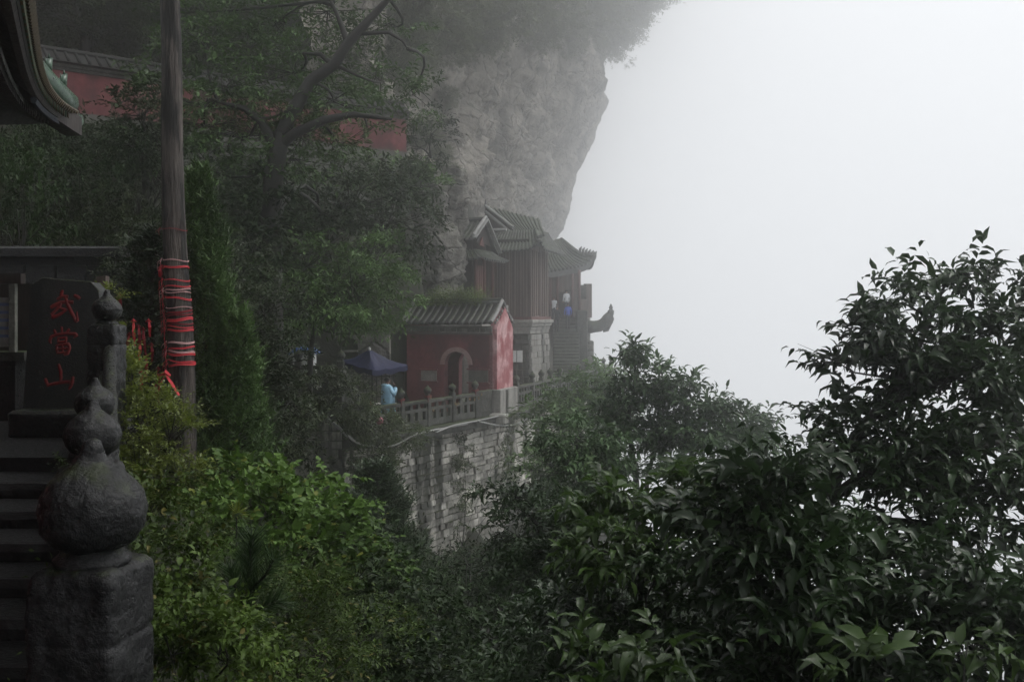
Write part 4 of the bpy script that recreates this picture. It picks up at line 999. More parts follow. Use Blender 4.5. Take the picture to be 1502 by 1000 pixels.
b = MB(); b.box(T+hh_*1.5-UP*.16+UP*.2, (3.1, .2, .22), hh_+UP*.13); b.build('corner_beam', M['wooddark'], rf)
b = MB(); b.box(T-hh_*.03-UP*.12+Vector((-.03, -.06, 0)), (.03, .19, .2), hh_+UP*.13); b.build('beam_end', M['paintblue'], rf)
pth = [eave(.05+2.2*k/12)-UP*.16+inn*.06 for k in range(13)]; b = MB(); b.tube(pth, .03, 6, flat=1.3); b.build('painted_board', M['paintblue'], rf)
pth = [T+hh_*k*.2+UP*(.10+.24*k*.2+.06*(k*.2)**2) for k in range(21)]; b = MB(); b.tube(pth, [.085]*21, 8, flat=1.5); hr = b.build('hip_ridge', M['green_glaze'], rf, True)
for s in (.2, .55, .88):
    p = T+hh_*s+UP*(.235+.24*s+.06*s*s); q = T-p; fw = -hh_
    b = MB(); b.tube([p-fw*.05, p+UP*.05-fw*.03, p+UP*.11+fw*.01, p+UP*.14+fw*.05], [.045, .05, .035, .02], 8); b.tube([p+fw*.03, p+UP*.08+fw*.03], [.018, .02], 6)
    b.tube([p+UP*.13, p+UP*.185-fw*.01], [.018, .004], 5); b.tube([p-fw*.06+UP*.03, p-fw*.09+UP*.12], [.014, .006], 5); b.build('ridge_beast', M['green_glaze'], rf, True)
b = MB(); b.tube([T-hh_*.0+UP*.0-UP*.1, T-hh_*.12-UP*.12, T-hh_*.2-UP*.06, T-hh_*.22+UP*.02], [.05, .06, .045, .01], 8); b.build('end_ornament', M['green_glaze'], rf, True)
for s in (1.7, 4.2, 6.8, 9.6, 13):  # last columns carry the added, unseen stretch of roof
    p = T+uu*s+inn*1.35; b = MB(); b.tube([V3(p, ZL-(1.0 if s > 2 else .02)), V3(p, 2.55)], .15, 16); b.build('column', M['woodred'], rf, True)
p = T+uu*7.2+inn*2.6; b = MB(); b.box((p.x, p.y, .8), (12.4, .3, 5.4), uu); b.build('wall', M['redwall'], rf)

# ---------------- small booth with papers and the dark wall behind the stele
ki = thing('ticket_booth', (-5.75, 10.3, ZL), 'shaded booth with white paper notices behind its window', 'booth')
b = MB(); b.bbox((-5.72, 10.35, -.78), (1.5, .7, .62), b=.02); b.build('counter', M['stone_dark'], ki)
b = MB(); b.box((-5.70, 10.38, -.44), (1.62, .8, .08)); b.build('ledge', M['balus'], ki)
for x in (-6.35, -5.62, -5.30, -5.04): 
    b = MB(); b.box((x, 10.06, -.16), (.06, .06, .5)); b.box((x, 10.06, .2), (.06, .06, .24)); b.build('window_post', M['brickgrey'], ki)
b = MB(); b.box((-5.7, 10.08, .34), (1.5, .1, .1)); b.build('lintel', M['wooddark'], ki)
b = MB(); b.box((-5.7, 10.6, -.05), (1.42, .3, .7)); b.build('back_board', M['wooddark'], ki)
for x, w_, h_ in ((-5.17, .17, .5), (-5.47, .24, .56), (-5.85, .3, .5)):
    b = MB(); b.box((x, 10.10, -.1), (w_, .012, h_)); o = b.build('paper_notice', M['masonry'], ki)
    for k in range(5):
        b = MB(); b.box((x, 10.09, .08-.08*k), (w_*.8, .006, .03)); b.build('print_band', M['paperblue'], o)
dw = thing('dark_stone_wall', (-7.2, 13.6, -1.4), 'dark stone wall with flat coping behind the stele', 'wall')
b = MB(); b.box((-8.1, 13.75, -.35), (5.4, .4, 2.2)); b.build('wall_body', M['stone_dark'], dw)
b = MB(); b.bbox((-8.1, 13.7, .82), (5.7, .62, .14), b=.03); o = b.build('coping', M['stone_dark'], dw)
for k in range(13):
    for j in range(4):
        b = MB(); x = -10.6+k*.42+(j % 2)*.2; b.bbox((x, 13.56, .52-j*.26), (.40, .12, .24), b=.012); b.build('stone_block', M['stone_dark'], dw)
b = MB(); pp = P(151, 440, 9.7); b.box((pp.x, 9.7, (ZL+P(0, 405, 9.7).z)/2), (.09, .09, P(0, 405, 9.7).z-ZL)); sh(b.build('wooden_post', M['wood'], None), 'short square brown wooden post behind the stele', 'post')
# =================================================================== PEOPLE AND SMALL THINGS
def skin_body(name, joints, edges, root, parent, mats, zsplit):
    """continuous body from a skinned skeleton; faces take a cloth or skin material by a function"""
    me = bpy.data.meshes.new(name); me.from_pydata([j[0] for j in joints], edges, [])
    o = bpy.data.objects.new(name, me); COL.objects.link(o)
    o.modifiers.new('s', 'SKIN'); s2 = o.modifiers.new('d', 'SUBSURF'); s2.levels = 1; s2.render_levels = 1
    for v, j in zip(me.skin_vertices[0].data, joints): v.radius = (j[1], j[1] if len(j) < 3 else j[2])
    me.skin_vertices[0].data[root].use_root = True
    dg = bpy.context.evaluated_depsgraph_get(); dg.update()
    m2 = bpy.data.meshes.new_from_object(o.evaluated_get(dg)); m2.name = name
    bpy.data.objects.remove(o); m2.materials.clear()
    for m in mats: m2.materials.append(m)
    for p in m2.polygons:
        p.material_index = zsplit(p.center); p.use_smooth = True
    return link_mesh(name, m2, None, parent)

def person(loc, heading, label, cloth, trousers, h=1.66, arms='down', group=None, hand_detail=False, poncho=None, stride=.0):
    t = thing('person', loc, label, 'person', group); t.rotation_euler = (0, 0, heading); s = h/1.7
    J = []; E = []
    def add(p, r, par=None, r2=None):
        J.append((Vector(p)*s, r*s, (r2 or r)*s)); i = len(J)-1
        if par is not None: E.append((par, i))
        return i
    # the person looks along +Y before turning
    pel = add((0, 0, .95), .13, None, .105); wa = add((0, .0, 1.12), .125, pel, .095); ch = add((0, .01, 1.32), .15, wa, .105); nk0 = add((0, -.005, 1.44), .075, ch); nk = add((0, .01, 1.50), .05, nk0)
    hd0 = add((0, .02, 1.56), .072, nk, .082); hd1 = add((0, .025, 1.63), .078, hd0, .092); add((0, .015, 1.685), .05, hd1, .06)
    for sx in (-1, 1):
        st_ = stride*sx
        hp = add((.09*sx, 0, .88), .088, pel); kn = add((.10*sx, .03+st_*.5, .49), .062, hp); an = add((.10*sx, -.02+st_, .09), .042, kn); add((.11*sx, .12+st_, .045), .036, an)
        shd = add((.17*sx, -.0, 1.40), .062, ch)
        if arms == 'down' or (arms == 'mouth' and sx < 0):
            el = add((.23*sx, -.02, 1.13), .045, shd); wr = add((.22*sx, .08, .90), .032, el); ha = add((.215*sx, .11, .83), .034, wr, .02)
            tip, fd = Vector((.215*sx, .11, .80)), Vector((0, .1, -1))
        else:
            el = add((.25*sx, .12, 1.17), .046, shd); wr = add((.12*sx, .24, 1.40), .032, el); ha = add((.08*sx, .22, 1.47), .034, wr, .02)
            tip, fd = Vector((.07*sx, .215, 1.49)), Vector((-.35*sx, -.35, .8))
        if hand_detail:
            fd = fd.normalized(); sd_ = fd.cross(Vector((0, 1, .2))).normalized()
            for k in range(4):
                q = tip+sd_*(k-1.5)*.019; ln = (.062, .072, .068, .052)[k]
                a = add(q, .009, ha); b_ = add(q+fd*ln*.55, .008, a); add(q+fd*ln+Vector((0, -.012, -.008)), .007, b_)
            a = add(tip+sd_*.035-fd*.04, .010, ha); add(tip+sd_*.05+fd*.01, .008, a)
    def zs(c):
        z = c.z/s; r_ = math.hypot(c.x, c.y)/s
        if z > 1.475 and abs(c.x)/s < .12: return 2
        if (arms == 'down' and z < .93 and abs(c.x)/s > .175): return 2
        if z < .93: return 1
        return 0
    body = skin_body('body', J, E, 0, t, [M[cloth], M[trousers], M['skin']], zs)
    # hair cap and facial features
    b = MB(); b.lathe([(.088*s, -.045*s), (.097*s, 0), (.094*s, .05*s), (.07*s, .085*s), (.02*s, .10*s)], (0, 0, 0), 14)
    ho = link_mesh('hair', b.mesh('hair', smooth=True), M['hair'], t, Vector((0, -.012, 1.63))*s, (R(-22), 0, 0))
    b = MB(); b.tube([(0, .105*s, 1.62*s), (0, .13*s, 1.59*s)], [.008*s, .014*s], 6)
    link_mesh('nose', b.mesh('nose', smooth=True), M['skin'], t)
    for sx in (-1, 1):
        b = MB(); b.lathe([(.004*s, -.006*s), (.012*s, 0), (.004*s, .006*s)], (sx*.032*s, .105*s, 1.625*s), 6); link_mesh('eye', b.mesh('eye'), M['hair'], t)
    if poncho:
        b = MB(); vs = []; n = 32; rings = [(.075, 1.50, 0), (.12, 1.475, 0), (.225, 1.41, 0), (.265, 1.28, .01), (.275, 1.1, .02), (.285, .92, .025), (.305, .72, .03), (.32, .56, .035)]
        for ri, (r_, z, fl) in enumerate(rings):
            for k in range(n):
                th = 2*math.pi*k/n; rr_ = r_*(1+fl*1.6*math.sin(5*th+ri*.3)+.03*fbm(math.cos(th)*2, math.sin(th)*2, z*4, 3))
                vs.append((rr_*math.cos(th)*s, (rr_*.78*math.sin(th)+(.02 if ri > 2 else 0))*s, z*s))
        fs = []
        for i in range(len(rings)-1):
            for k in range(n):
                q = (k+1) % n; fs.append((i*n+k, i*n+q, (i+1)*n+q, (i+1)*n+k))
        b.add(vs, fs)
        # raised sleeve and lowered sleeve
        for sx in (1, -1):
            pth = [(.15*sx, 0, 1.41), (.235*sx, .07, 1.26), (.255*sx, .13, 1.165), (.19*sx, .2, 1.27), (.13*sx, .235, 1.375)] if (sx > 0 or arms == 'both') else [(.16*sx, 0, 1.40), (.25*sx, 0, 1.15), (.24*sx, .06, .95)]
            b.tube([Vector(q)*s for q in pth], [(.085, .085, .085, .075, .06)[k]*s for k in range(len(pth))], 12)
        po = link_mesh('raincoat', b.mesh('raincoat', smooth=True), M[poncho], t)
        b = MB(); b.lathe([(.05*s, 0), (.11*s, .02*s), (.12*s, .06*s), (.07*s, .09*s)], (0, -.09*s, 1.42*s), 14); link_mesh('hood', b.mesh('hood', smooth=True), M[poncho], po)
    return t
pp = P(568, 600, 32.2)
person((pp.x, 32.2, ZT), R(-62), 'person in pale blue plastic raincoat, hand at mouth, behind the balustrade', 'cloth_dark', 'cloth_dark', 1.68, 'mouth', hand_detail=True, poncho='poncho')
def far_person(px, py, Y, hd, label, c_, tr, arms='down', stride=.12, h=1.66):
    q = P(px, py, Y); return person(q, hd, label, c_, tr, h, arms, 'people on the far stairs', stride=stride)
far_person(831, 463, 64.2, R(20), 'person in white top stepping through the far hall doorway', 'cloth_white', 'cloth_dark')
# steps: height of the stair at depth y
def stair_z(Y): 
    t = (Y-57.5)/7; return P(0, 552-84*t, Y).z
for px, Y, hd, lab, c_, tr in ((833, 63.3, 10, 'person in blue jacket climbing the steep far stairs', 'cloth_blue', 'cloth_dark'), (817, 63.0, 190, 'person in black coming down the steep far stairs by the wall', 'cloth_dark', 'cloth_dark'), (812.5, 64.0, 170, 'person in greyish white shirt at the head of the far stairs', 'cloth_white', 'cloth_dark')):
    i = min(17, max(0, math.floor((Y-57.5+.1)/7*17))); z = P(0, 552-84*i/17, 57.5+7*i/17).z
    person((P(px, 0, Y).x, Y, z), R(hd), lab, c_, tr, 1.66, 'down', 'people on the far stairs', stride=.08)

# ---------------- blue canopy over a stall
can = thing('canopy_tent', (-4.85, 34.0, ZT), 'navy blue peaked canopy tent on the terrace by the gatehouse', 'canopy')
apex = P(542, 513, 34); cs = [P(501, 529, 34.3), P(546, 543, 33.0), P(598, 536, 33.9), P(553, 526, 35.3)]
b = MB(); vs = [apex]; n = 8; rows = []
for r_ in range(1, n+1):
    k = r_/n
    for i in range(4):
        for j in range(8):
            p = cs[i].lerp(cs[(i+1) % 4], j/8); q = apex.lerp(p, k); sg = -.07*math.sin(math.pi*k)*(1-abs(j/4-1)*.3)+.03*math.sin(j/8*math.pi)*k*-1
            vs.append(q+Vector((0, 0, sg+.02*math.sin(j*2.1+r_))))
fs = []
for j in range(32): fs.append((0, 1+j, 1+(j+1) % 32))
for r_ in range(n-1):
    for j in range(32):
        q = (j+1) % 32; a = 1+r_*32; fs.append((a+j, a+32+j, a+32+q, a+q))
b.add(vs, fs); rim = vs[-32:]; cn = b.build('canopy_cloth', M['blue_canvas'], can, True)
for i in range(4):
    b = MB(); v2 = []; 
    for j in range(9):
        p = Vector(rim[(i*8+j) % 32]); v2 += [p, p-Vector((0, 0, .17+.02*math.sin(j*1.7)))]
    b.add(v2, [(2*j, 2*j+1, 2*j+3, 2*j+2) for j in range(8)]); b.build('valance', M['blue_canvas'], can)
b = MB(); b.lathe([(.03, -.03), (.05, .02), (.035, .07), (.01, .1)], apex, 8); b.build('peak_knob', M['white'], can, True)
ctr = (cs[0]+cs[1]+cs[2]+cs[3])/4
for c_ in cs:
    f_ = c_.lerp(ctr, .12); b = MB(); b.box((f_.x, f_.y, (ZT+c_.z)/2), (.05, .05, c_.z-ZT)); lg = b.build('leg', M['wooddark'], can)
for i in range(4):
    p, q = cs[i].lerp(ctr, .12), cs[(i+1) % 4].lerp(ctr, .12); b = MB()
    for k in range(2):
        a, c_ = p.lerp(q, k/2), p.lerp(q, (k+1)/2); b.tube([a-UP*.02, c_-UP*.28], .014, 5); b.tube([a-UP*.28, c_-UP*.02], .014, 5)
    b.build('truss', M['wooddark'], can)
# rack with upright bars standing under the canopy
rk = thing('goods_rack', (-4.6, 34.4, ZT), 'dark rack of upright bars under the blue canopy', 'rack')
b = MB()
for px in (527, 533, 538, 545, 560, 566, 572, 577): 
    q = P(px, 540, 34.3); b.box((q.x, q.y, ZT+.85), (.035, .035, 1.7))
b.build('bars', M['wooddark'], rk)
b = MB()
for z in (.3, .9, 1.6): b.box((-4.62, 34.3, ZT+z), (1.25, .04, .04))
b.build('cross_bars', M['wooddark'], rk)
tb = thing('stall_table', (-4.2, 32.5, ZT), 'small stall table with white top and pink cloth beside the raincoat figure', 'table')
q = P(567, 588, 32.75); b = MB(); b.bbox((q.x, q.y, ZT+.78), (.78, .5, .05), b=.01); b.build('table_top', M['white'], tb)
b = MB(); b.box((q.x, q.y, ZT+.58), (.74, .46, .34)); b.build('cloth_skirt', M['cloth_pink'], tb)
for sx in (-1, 1):
    for sy in (-1, 1):
        b = MB(); b.box((q.x+sx*.33, q.y+sy*.19, ZT+.21), (.04, .04, .42)); b.build('leg', M['wooddark'], tb)
b = MB(); q = P(557, 617, 30.4); b.lathe([(.05, -.12), (.11, -.06), (.12, .02), (.07, .1), (.02, .12)], q, 10); sh(b.build('pink_bag', M['cloth_pink'], None, True), 'small pink bag hanging outside the balustrade above the creeper', 'bag')
# blue tarpaulin over a stall on the raised terrace
ts = thing('tarp_stall', (-6.4, 31, ZU), 'stall with crumpled bright blue tarpaulin on the raised terrace', 'stall')
q = P(447, 512, 30.6); b = MB(); vs = []; nn = 12
for j in range(nn):
    for i in range(nn):
        x, y = (i/(nn-1)-.5)*.85, (j/(nn-1)-.5)*.7
        vs.append((q.x+x, q.y+y, q.z+.06-.9*(x*x+y*y)*.6+.07*fbm(x*6, y*6, 1, 3)-.14*max(0, abs(x)-.3)/.12*.4))
b.add(vs, [(j*nn+i, j*nn+i+1, (j+1)*nn+i+1, (j+1)*nn+i) for j in range(nn-1) for i in range(nn-1)]); b.build('tarpaulin', M['tarp'], ts, True)
b = MB(); b.box((q.x, q.y, (ZU+q.z-.1)/2), (.62, .5, q.z-.12-ZU)); b.build('stall_box', M['white'], ts)
# little stone shrine behind the canopy
sr = thing('stone_shrine', P(512, 545, 36.5), 'small stone wall shrine with arched niche behind the blue canopy', 'shrine')
c_ = P(512, 505, 36.6); rr_ = [(c_.x-.95, -3.8), (c_.x-.95, -.75), (c_.x+1.5, -.75), (c_.x+1.5, -3.8), (c_.x+.34, -3.8), (c_.x+.34, -1.25)]+[(c_.x+.34*math.cos(t), -1.25+.34*math.sin(t)) for t in np.linspace(.1, math.pi-.1, 9)]+[(c_.x-.34, -1.25), (c_.x-.34, -3.8)]
b = MB(); b.prism(rr_, (0, 36.9, 0), (1, 0, 0), (0, 0, 1), .4); o = b.build('niche_wall', M['rock_low'], sr); recalc(o)
b = MB(); b.box((c_.x, 37.0, -2.3), (1.7, .2, 2.9)); b.build('back_wall', M['wooddark'], sr)
b = MB(); b.box((c_.x, 36.62, -1.42), (.66, .3, .06)); b.build('shelf', M['masonry'], sr)
# ribbons and padlocks on the balustrade posts
for s, mt in ((0, 'ribbon'), (.215, 'ribbon_deep'), (.77, 'ribbon_deep'), (.40, 'ribbon_deep')):
    p = tl(s); z = ZT+1.0
    b = MB(); vs = []; n = 16
    for k in range(n):
        th = 2*math.pi*k/n; rx_ = .13+.012*math.sin(3*th)
        for dz in (-.03, 0, .03): vs.append((p.x+rx_*math.cos(th)*1.0, p.y+rx_*math.sin(th), z+dz+.02*math.sin(th)))
    fs = []
    for k in range(n):
        q = (k+1) % n
        for j in range(2): fs.append((k*3+j, q*3+j, q*3+j+1, k*3+j+1))
    b.add(vs, fs); b.tube([(p.x+.02, p.y-.14, z), (p.x+.04, p.y-.16, z-.2)], [.05, .02], 5, flat=.3)
    sh(b.build('post_ribbon', M[mt], None), {'ribbon': 'bright red ribbon tied round a balustrade post neck', 'ribbon_deep': 'dull crimson ribbon tied round a balustrade post neck', 'ribbon_pale': 'faded pale ribbon tied round a balustrade post neck'}[mt], 'ribbon', 'ribbons on the balustrade posts')
rq = random.Random(6)
for s, z in ((.40, .93), (.42, .5), (.585, .62), (.595, .58), (.61, .6), (.70, .7), (.74, .66), (.775, .68), (.80, .8)):
    p = tl(s); n2 = nAB*.13; c_ = Vector((p.x+n2.x, p.y+n2.y, ZT+z))
    b = MB(); b.bbox(c_, (.06, .03, .055), (dAB.x, dAB.y, 0), b=.01); b.tube([c_+Vector((-.02, 0, .025)), c_+Vector((-.017, 0, .065)), c_+Vector((.017, 0, .065)), c_+Vector((.02, 0, .025))], .006, 6)
    sh(b.build('padlock', M['brass'], None), 'small brass padlock hung on the stone balustrade', 'padlock', 'padlocks on the balustrade')
# =================================================================== VEGETATION
TPL = {
 'near': (np.array([(0, 0, 0), (.30, .5, .11), (.68, .36, .05), (1, 0, -.26), (.68, -.36, .05), (.30, -.5, .11), (.32, 0, .03), (.70, 0, -.03)]),
          [(0, 6, 1), (6, 7, 2, 1), (7, 3, 2), (0, 5, 6), (6, 5, 4, 7), (7, 4, 3)]),
 'heart': (np.array([(0.06, 0, 0), (-.04, .28, .03), (.22, .52, .05), (.62, .36, 0), (1, 0, -.16), (.62, -.36, 0), (.22, -.52, .05), (-.04, -.28, .03), (.5, 0, -.06)]),
          [(0, 8, 2, 1), (8, 4, 3, 2), (0, 7, 6, 8), (8, 6, 5, 4)]),
 'far': (np.array([(0, 0, 0), (.42, .5, .05), (1, 0, -.12), (.42, -.5, .05)]), [(0, 2, 1), (0, 3, 2)]),
 'needle': (np.array([(0, .5, 0), (1, 0, 0), (0, -.5, 0)]), [(0, 1, 2)]),
}
def unit(v): return v/np.maximum(np.linalg.norm(v, axis=-1, keepdims=True), 1e-9)
def leaf_frames(L):
    a = unit(L['a']); n = L['n']-a*(L['n']*a).sum(-1, keepdims=True); n = unit(n); return a, np.cross(n, a), n
def leaf_mesh(name, L, tmpl, width, org):
    a, s, n = leaf_frames(L); T_, F_ = TPL[tmpl]; sz = L['s'][:, None, None]
    v = L['p'][:, None]-np.array(org)+sz*(T_[None, :, 0:1]*a[:, None]+T_[None, :, 1:2]*width*s[:, None]+T_[None, :, 2:3]*L['c'][:, None, None]*n[:, None])
    nl, nv = len(L['s']), len(T_); off = (np.arange(nl)*nv)
    flat_t = np.concatenate([np.array(f) for f in F_]); cnt_t = np.array([len(f) for f in F_])
    flat = (off[:, None]+flat_t[None]).ravel(); cnt = np.tile(cnt_t, nl)
    return npmesh(name, v.reshape(-1, 3), flat, cnt, tmpl in ('near', 'heart'))
def cat_(Ls): return {k: np.concatenate([l[k] for l in Ls]) for k in Ls[0]}
def sel(L, m): return {k: v[m] for k, v in L.items()}

def sprays(rng, base, tdir, tlen, k, ll, droop=.3, flat=.7, jit=.35, nup=.8):
    """k leaves set alternately along each twig"""
    n = len(base); tdir = unit(tdir); t = np.linspace(.12, 1, k)[None, :, None]
    pos = base[:, None]+tdir[:, None]*tlen[:, None, None]*t; pos[..., 2] -= (droop*tlen[:, None]*(t[..., 0]**2))*.5
    up = np.tile([0., 0., 1.], (n, 1))+rng.normal(0, .25, (n, 3)); sd = unit(np.cross(tdir, up)); un = unit(np.cross(sd, tdir))
    sg = np.where(np.arange(k) % 2 == 0, 1., -1.)[None, :, None]; last = (np.arange(k) == k-1)[None, :, None]
    a = tdir[:, None]*(.5+.6*last)+sd[:, None]*sg*flat*(1-.8*last)+rng.normal(0, jit, (n, k, 3)); a[..., 2] -= droop*rng.random((n, k))
    nn = un[:, None]*nup+np.array([0, 0, .5])+rng.normal(0, .3, (n, k, 3))
    s = ll*rng.uniform(.5, 1.25, (n, k))*rng.uniform(.75, 1.2, (n, 1))
    return dict(p=pos.reshape(-1, 3), a=a.reshape(-1, 3), n=nn.reshape(-1, 3), s=s.ravel(), c=rng.uniform(.5, 1.8, n*k))

def blob_twigs(rng, c, r, n, gap=.1, freq=1.6, outer=.45, upb=.25, jit=.5, clump=6):
    c = np.array(c); r = np.array(r, float); m = int(n*2.2)
    d_ = unit(rng.normal(0, 1, (m, 3))); rad = outer+(1-outer)*rng.random(m)**.6; p = d_*rad[:, None]
    fr = freq/max(r.max(), .1)*1.6
    w_ = np.array([mnoise.noise(Vector(q*r*fr/ r.max()*r.max()+c)) for q in p]) if gap > -1 else np.ones(m)
    sr_ = 1+.22*np.array([mnoise.noise(Vector(q*2.3+c)) for q in d_])
    ok = np.nonzero(w_ > gap-.35)[0]
    nc = max(3, int(n/clump)); keep = ok[:nc]; cc = c+p[keep]*r*sr_[keep, None]; cd = unit(d_[keep]*r/r.max())
    i = rng.integers(len(keep), size=n)
    base = cc[i]+rng.normal(0, .13, (n, 3))*r.max()*np.array([1, 1, .35])
    hz_ = rng.normal(0, 1, (n, 3)); hz_[:, 2] *= .25
    dr = cd[i]*.75+unit(hz_)*(jit+.35)+np.array([0, 0, upb])
    return base, unit(dr)

def curve_pts(a, c, rng, bend=.12, n=6):
    a, c = Vector(a), Vector(c); L = (c-a).length; o = Vector(rng.normal(0, 1, 3))*L*bend
    return [a.lerp(c, i/(n-1))+o*math.sin(math.pi*i/(n-1)) for i in range(n)]

LEAFM = {}
def single_leaf(tmpl, width, mat):
    key = (tmpl, round(width, 3), mat)
    if key not in LEAFM:
        T_, F_ = TPL[tmpl]; me = bpy.data.meshes.new('leaf'); me.from_pydata([(x, y*width, z) for x, y, z in T_], [], F_); me.materials.append(M[mat])
        me.polygons.foreach_set('use_smooth', [True]*len(me.polygons)); LEAFM[key] = me
    return LEAFM[key]

def plant(name, label, cat, base, blobs, mat, seed, leaf=(.1, .4), k=6, tl_=.3, tmpl='far', limbs=(), group=None, n_obj=0, gap=.1, freq=1.6, droop=.3, flat=.7, outer=.45, upb=.25,
          jit=.5, crown='crown', twig_share=.12, trunk_r=.05, auto=True, nup=.8, stem_name='trunk', ljit=.35):
    rng = np.random.default_rng(seed); base = Vector(base)
    t = thing(name, base, label, cat, group)
    Ls = []; tw = []; anchors = []
    for i, (path, rad) in enumerate(limbs):
        path = [Vector(q) for q in path]; sm = []
        for j in range(len(path)-1):
            for q in range(4): sm.append(path[j].lerp(path[j+1], q/4)+Vector(rng.normal(0, .25, 3))*min(rad)*.5)
        sm.append(path[-1]); rr_ = np.interp(np.linspace(0, 1, len(sm)), np.linspace(0, 1, len(rad)), rad)
        b = MB(); b.tube(sm, list(rr_), 9); b.build(stem_name if i == 0 else 'branch', M['branch'], t, True); anchors += sm[len(sm)//3:]
    if not limbs: anchors = [base]
    br = MB()
    for c, r, n in blobs:
        bb, dr = blob_twigs(rng, c, r, n, gap, freq, outer, upb, jit); tlv = tl_*rng.uniform(.45, 1.45, len(bb))
        Ls.append(sprays(rng, bb, dr, tlv, k, leaf[0], droop, flat, ljit, nup))
        if auto:
            an = min(anchors, key=lambda q: (q-Vector(c)).length+.5*abs(q.z-c[2]))
            br.tube(curve_pts(an, c, rng), [trunk_r, trunk_r*.85, trunk_r*.7, trunk_r*.6, trunk_r*.5, trunk_r*.35], 6)
            for q in range(max(3, int(n*twig_share))):
                j = rng.integers(len(bb)); br.tube(curve_pts(Vector(c).lerp(an, .25*rng.random()), bb[j]+dr[j]*tlv[j]*.8, rng, .08, 4), [trunk_r*.3, trunk_r*.22, trunk_r*.14, trunk_r*.06], 4, False)
    if br.v: br.build('branches' if False else 'bough', M['branch'], t, True)
    L = cat_(Ls)
    if n_obj:
        dist = np.linalg.norm(L['p'], axis=1); px = CX+FPX*L['p'][:, 0]/L['p'][:, 1]; py = HY-FPX*L['p'][:, 2]/L['p'][:, 1]
        ok = (px > 0) & (px < 1502) & (py > 0) & (py < 1000) & (L['p'][:, 1] > .5)
        sc_ = L['s']/dist*ok*rng.uniform(.7, 1, len(dist)); top = np.argsort(-sc_)[:n_obj]
        a, s, nn = leaf_frames(L); me = single_leaf(tmpl, leaf[1], mat); w_ = np.array(base)
        for i in top:
            o = bpy.data.objects.new('leaf', me); COL.objects.link(o); o.parent = t; z = L['s'][i]; p = L['p'][i]-w_; cc = L['c'][i]
            o.matrix_basis = Matrix(((a[i][0]*z, s[i][0]*z, nn[i][0]*z*cc, p[0]), (a[i][1]*z, s[i][1]*z, nn[i][1]*z*cc, p[1]), (a[i][2]*z, s[i][2]*z, nn[i][2]*z*cc, p[2]), (0, 0, 0, 1)))
        m = np.ones(len(dist), bool); m[top] = False; L = sel(L, m)
    me = leaf_mesh(crown, L, tmpl, leaf[1], base); o = link_mesh(crown, me, M[mat], t)
    if n_obj: o['kind'] = 'stuff'
    return t

def bl(px, py, Y, rx, ry, n, rz=None):
    """a clump given by where it stands: picture place, distance and its size there"""
    q = P(px, py, Y); s = Y/FPX; return (tuple(q), (rx*s, (rz if rz else (rx+ry)/2*s), ry*s), n)

def copy_plant(t, loc, sc_, rz, label=None, group=None):
    r_ = t.copy(); COL.objects.link(r_); r_.location = loc; r_.scale = sc_; r_.rotation_euler = (0, 0, rz)
    if label: r_['label'] = label
    if group: r_['group'] = group
    for c in t.children:
        k_ = c.copy(); COL.objects.link(k_); k_.parent = r_
    return r_

# ---- forked tree in front of the red wall
Yt = 24
plant('forked_tree', 'large forked broadleaf tree spreading in front of the red wall', 'tree', P(398, 520, Yt),
  [bl(300, 60, 23.5, 75, 45, 150), bl(400, 40, 24, 80, 50, 170), bl(480, 20, 24.5, 85, 45, 150), bl(330, 130, 23, 80, 45, 150), bl(430, 110, 23.5, 70, 40, 120), bl(300, 190, 23, 60, 30, 80), bl(560, 120, 24.5, 60, 40, 80), bl(605, 140, 25, 40, 32, 50),
   bl(490, 150, 23.4, 80, 30, 130), bl(540, 196, 24, 60, 20, 18), bl(380, 200, 23.3, 60, 30, 70), bl(330, -30, 24, 110, 40, 150), bl(480, -40, 24, 110, 40, 150), bl(575, 40, 25, 60, 45, 70), bl(240, 110, 23.5, 50, 50, 110), bl(350, 205, 23.1, 75, 32, 150), bl(445, 205, 23.2, 55, 28, 110), bl(300, 160, 23, 60, 32, 120), bl(420, 165, 23.2, 60, 30, 110), bl(500, 215, 23.6, 50, 20, 60), bl(280, 235, 22.8, 60, 25, 90), bl(380, 245, 22.8, 70, 22, 90), bl(440, 235, 23.6, 70, 25, 50), bl(250, 20, 24, 50, 50, 80)],
  'lf_fork', 21, (.17, .36), 7, .42, 'far',
  limbs=[([P(396, 520, 22.7), P(397, 330, 22.7), P(402, 250, 22.7), P(412, 195, 22.7)], [.27, .25, .22, .18]),
         ([P(412, 200, 22.7), P(428, 165, 22.7), P(455, 120, 22.7), P(490, 95, 22.7), P(512, 62, 22.7), P(560, 10, 22.7), P(600, -40, 22.7)], [.17, .16, .14, .13, .12, .08, .04]),
         ([P(408, 215, 22.7), P(432, 196, 22.6), P(475, 176, 22.6), P(520, 168, 22.6), P(575, 175, 22.6)], [.14, .12, .10, .07, .03]),
         ([P(510, 65, 22.7), P(500, 35, 22.7), P(485, 0, 22.7)], [.08, .06, .03]), ([P(490, 97, 22.7), P(470, 80, 22.6), P(445, 78, 22.6)], [.07, .05, .02]),
         ([P(404, 215, 22.7), P(385, 180, 22.6), P(360, 160, 22.6), P(320, 150, 22.6)], [.13, .10, .07, .03]),
         ([P(530, 50, 22.7), P(570, 48, 22.6), P(590, 60, 22.6), P(598, 72, 22.6)], [.05, .04, .03, .015])], gap=.18, freq=2.2, trunk_r=.045, outer=.3, flat=.8, droop=.45)
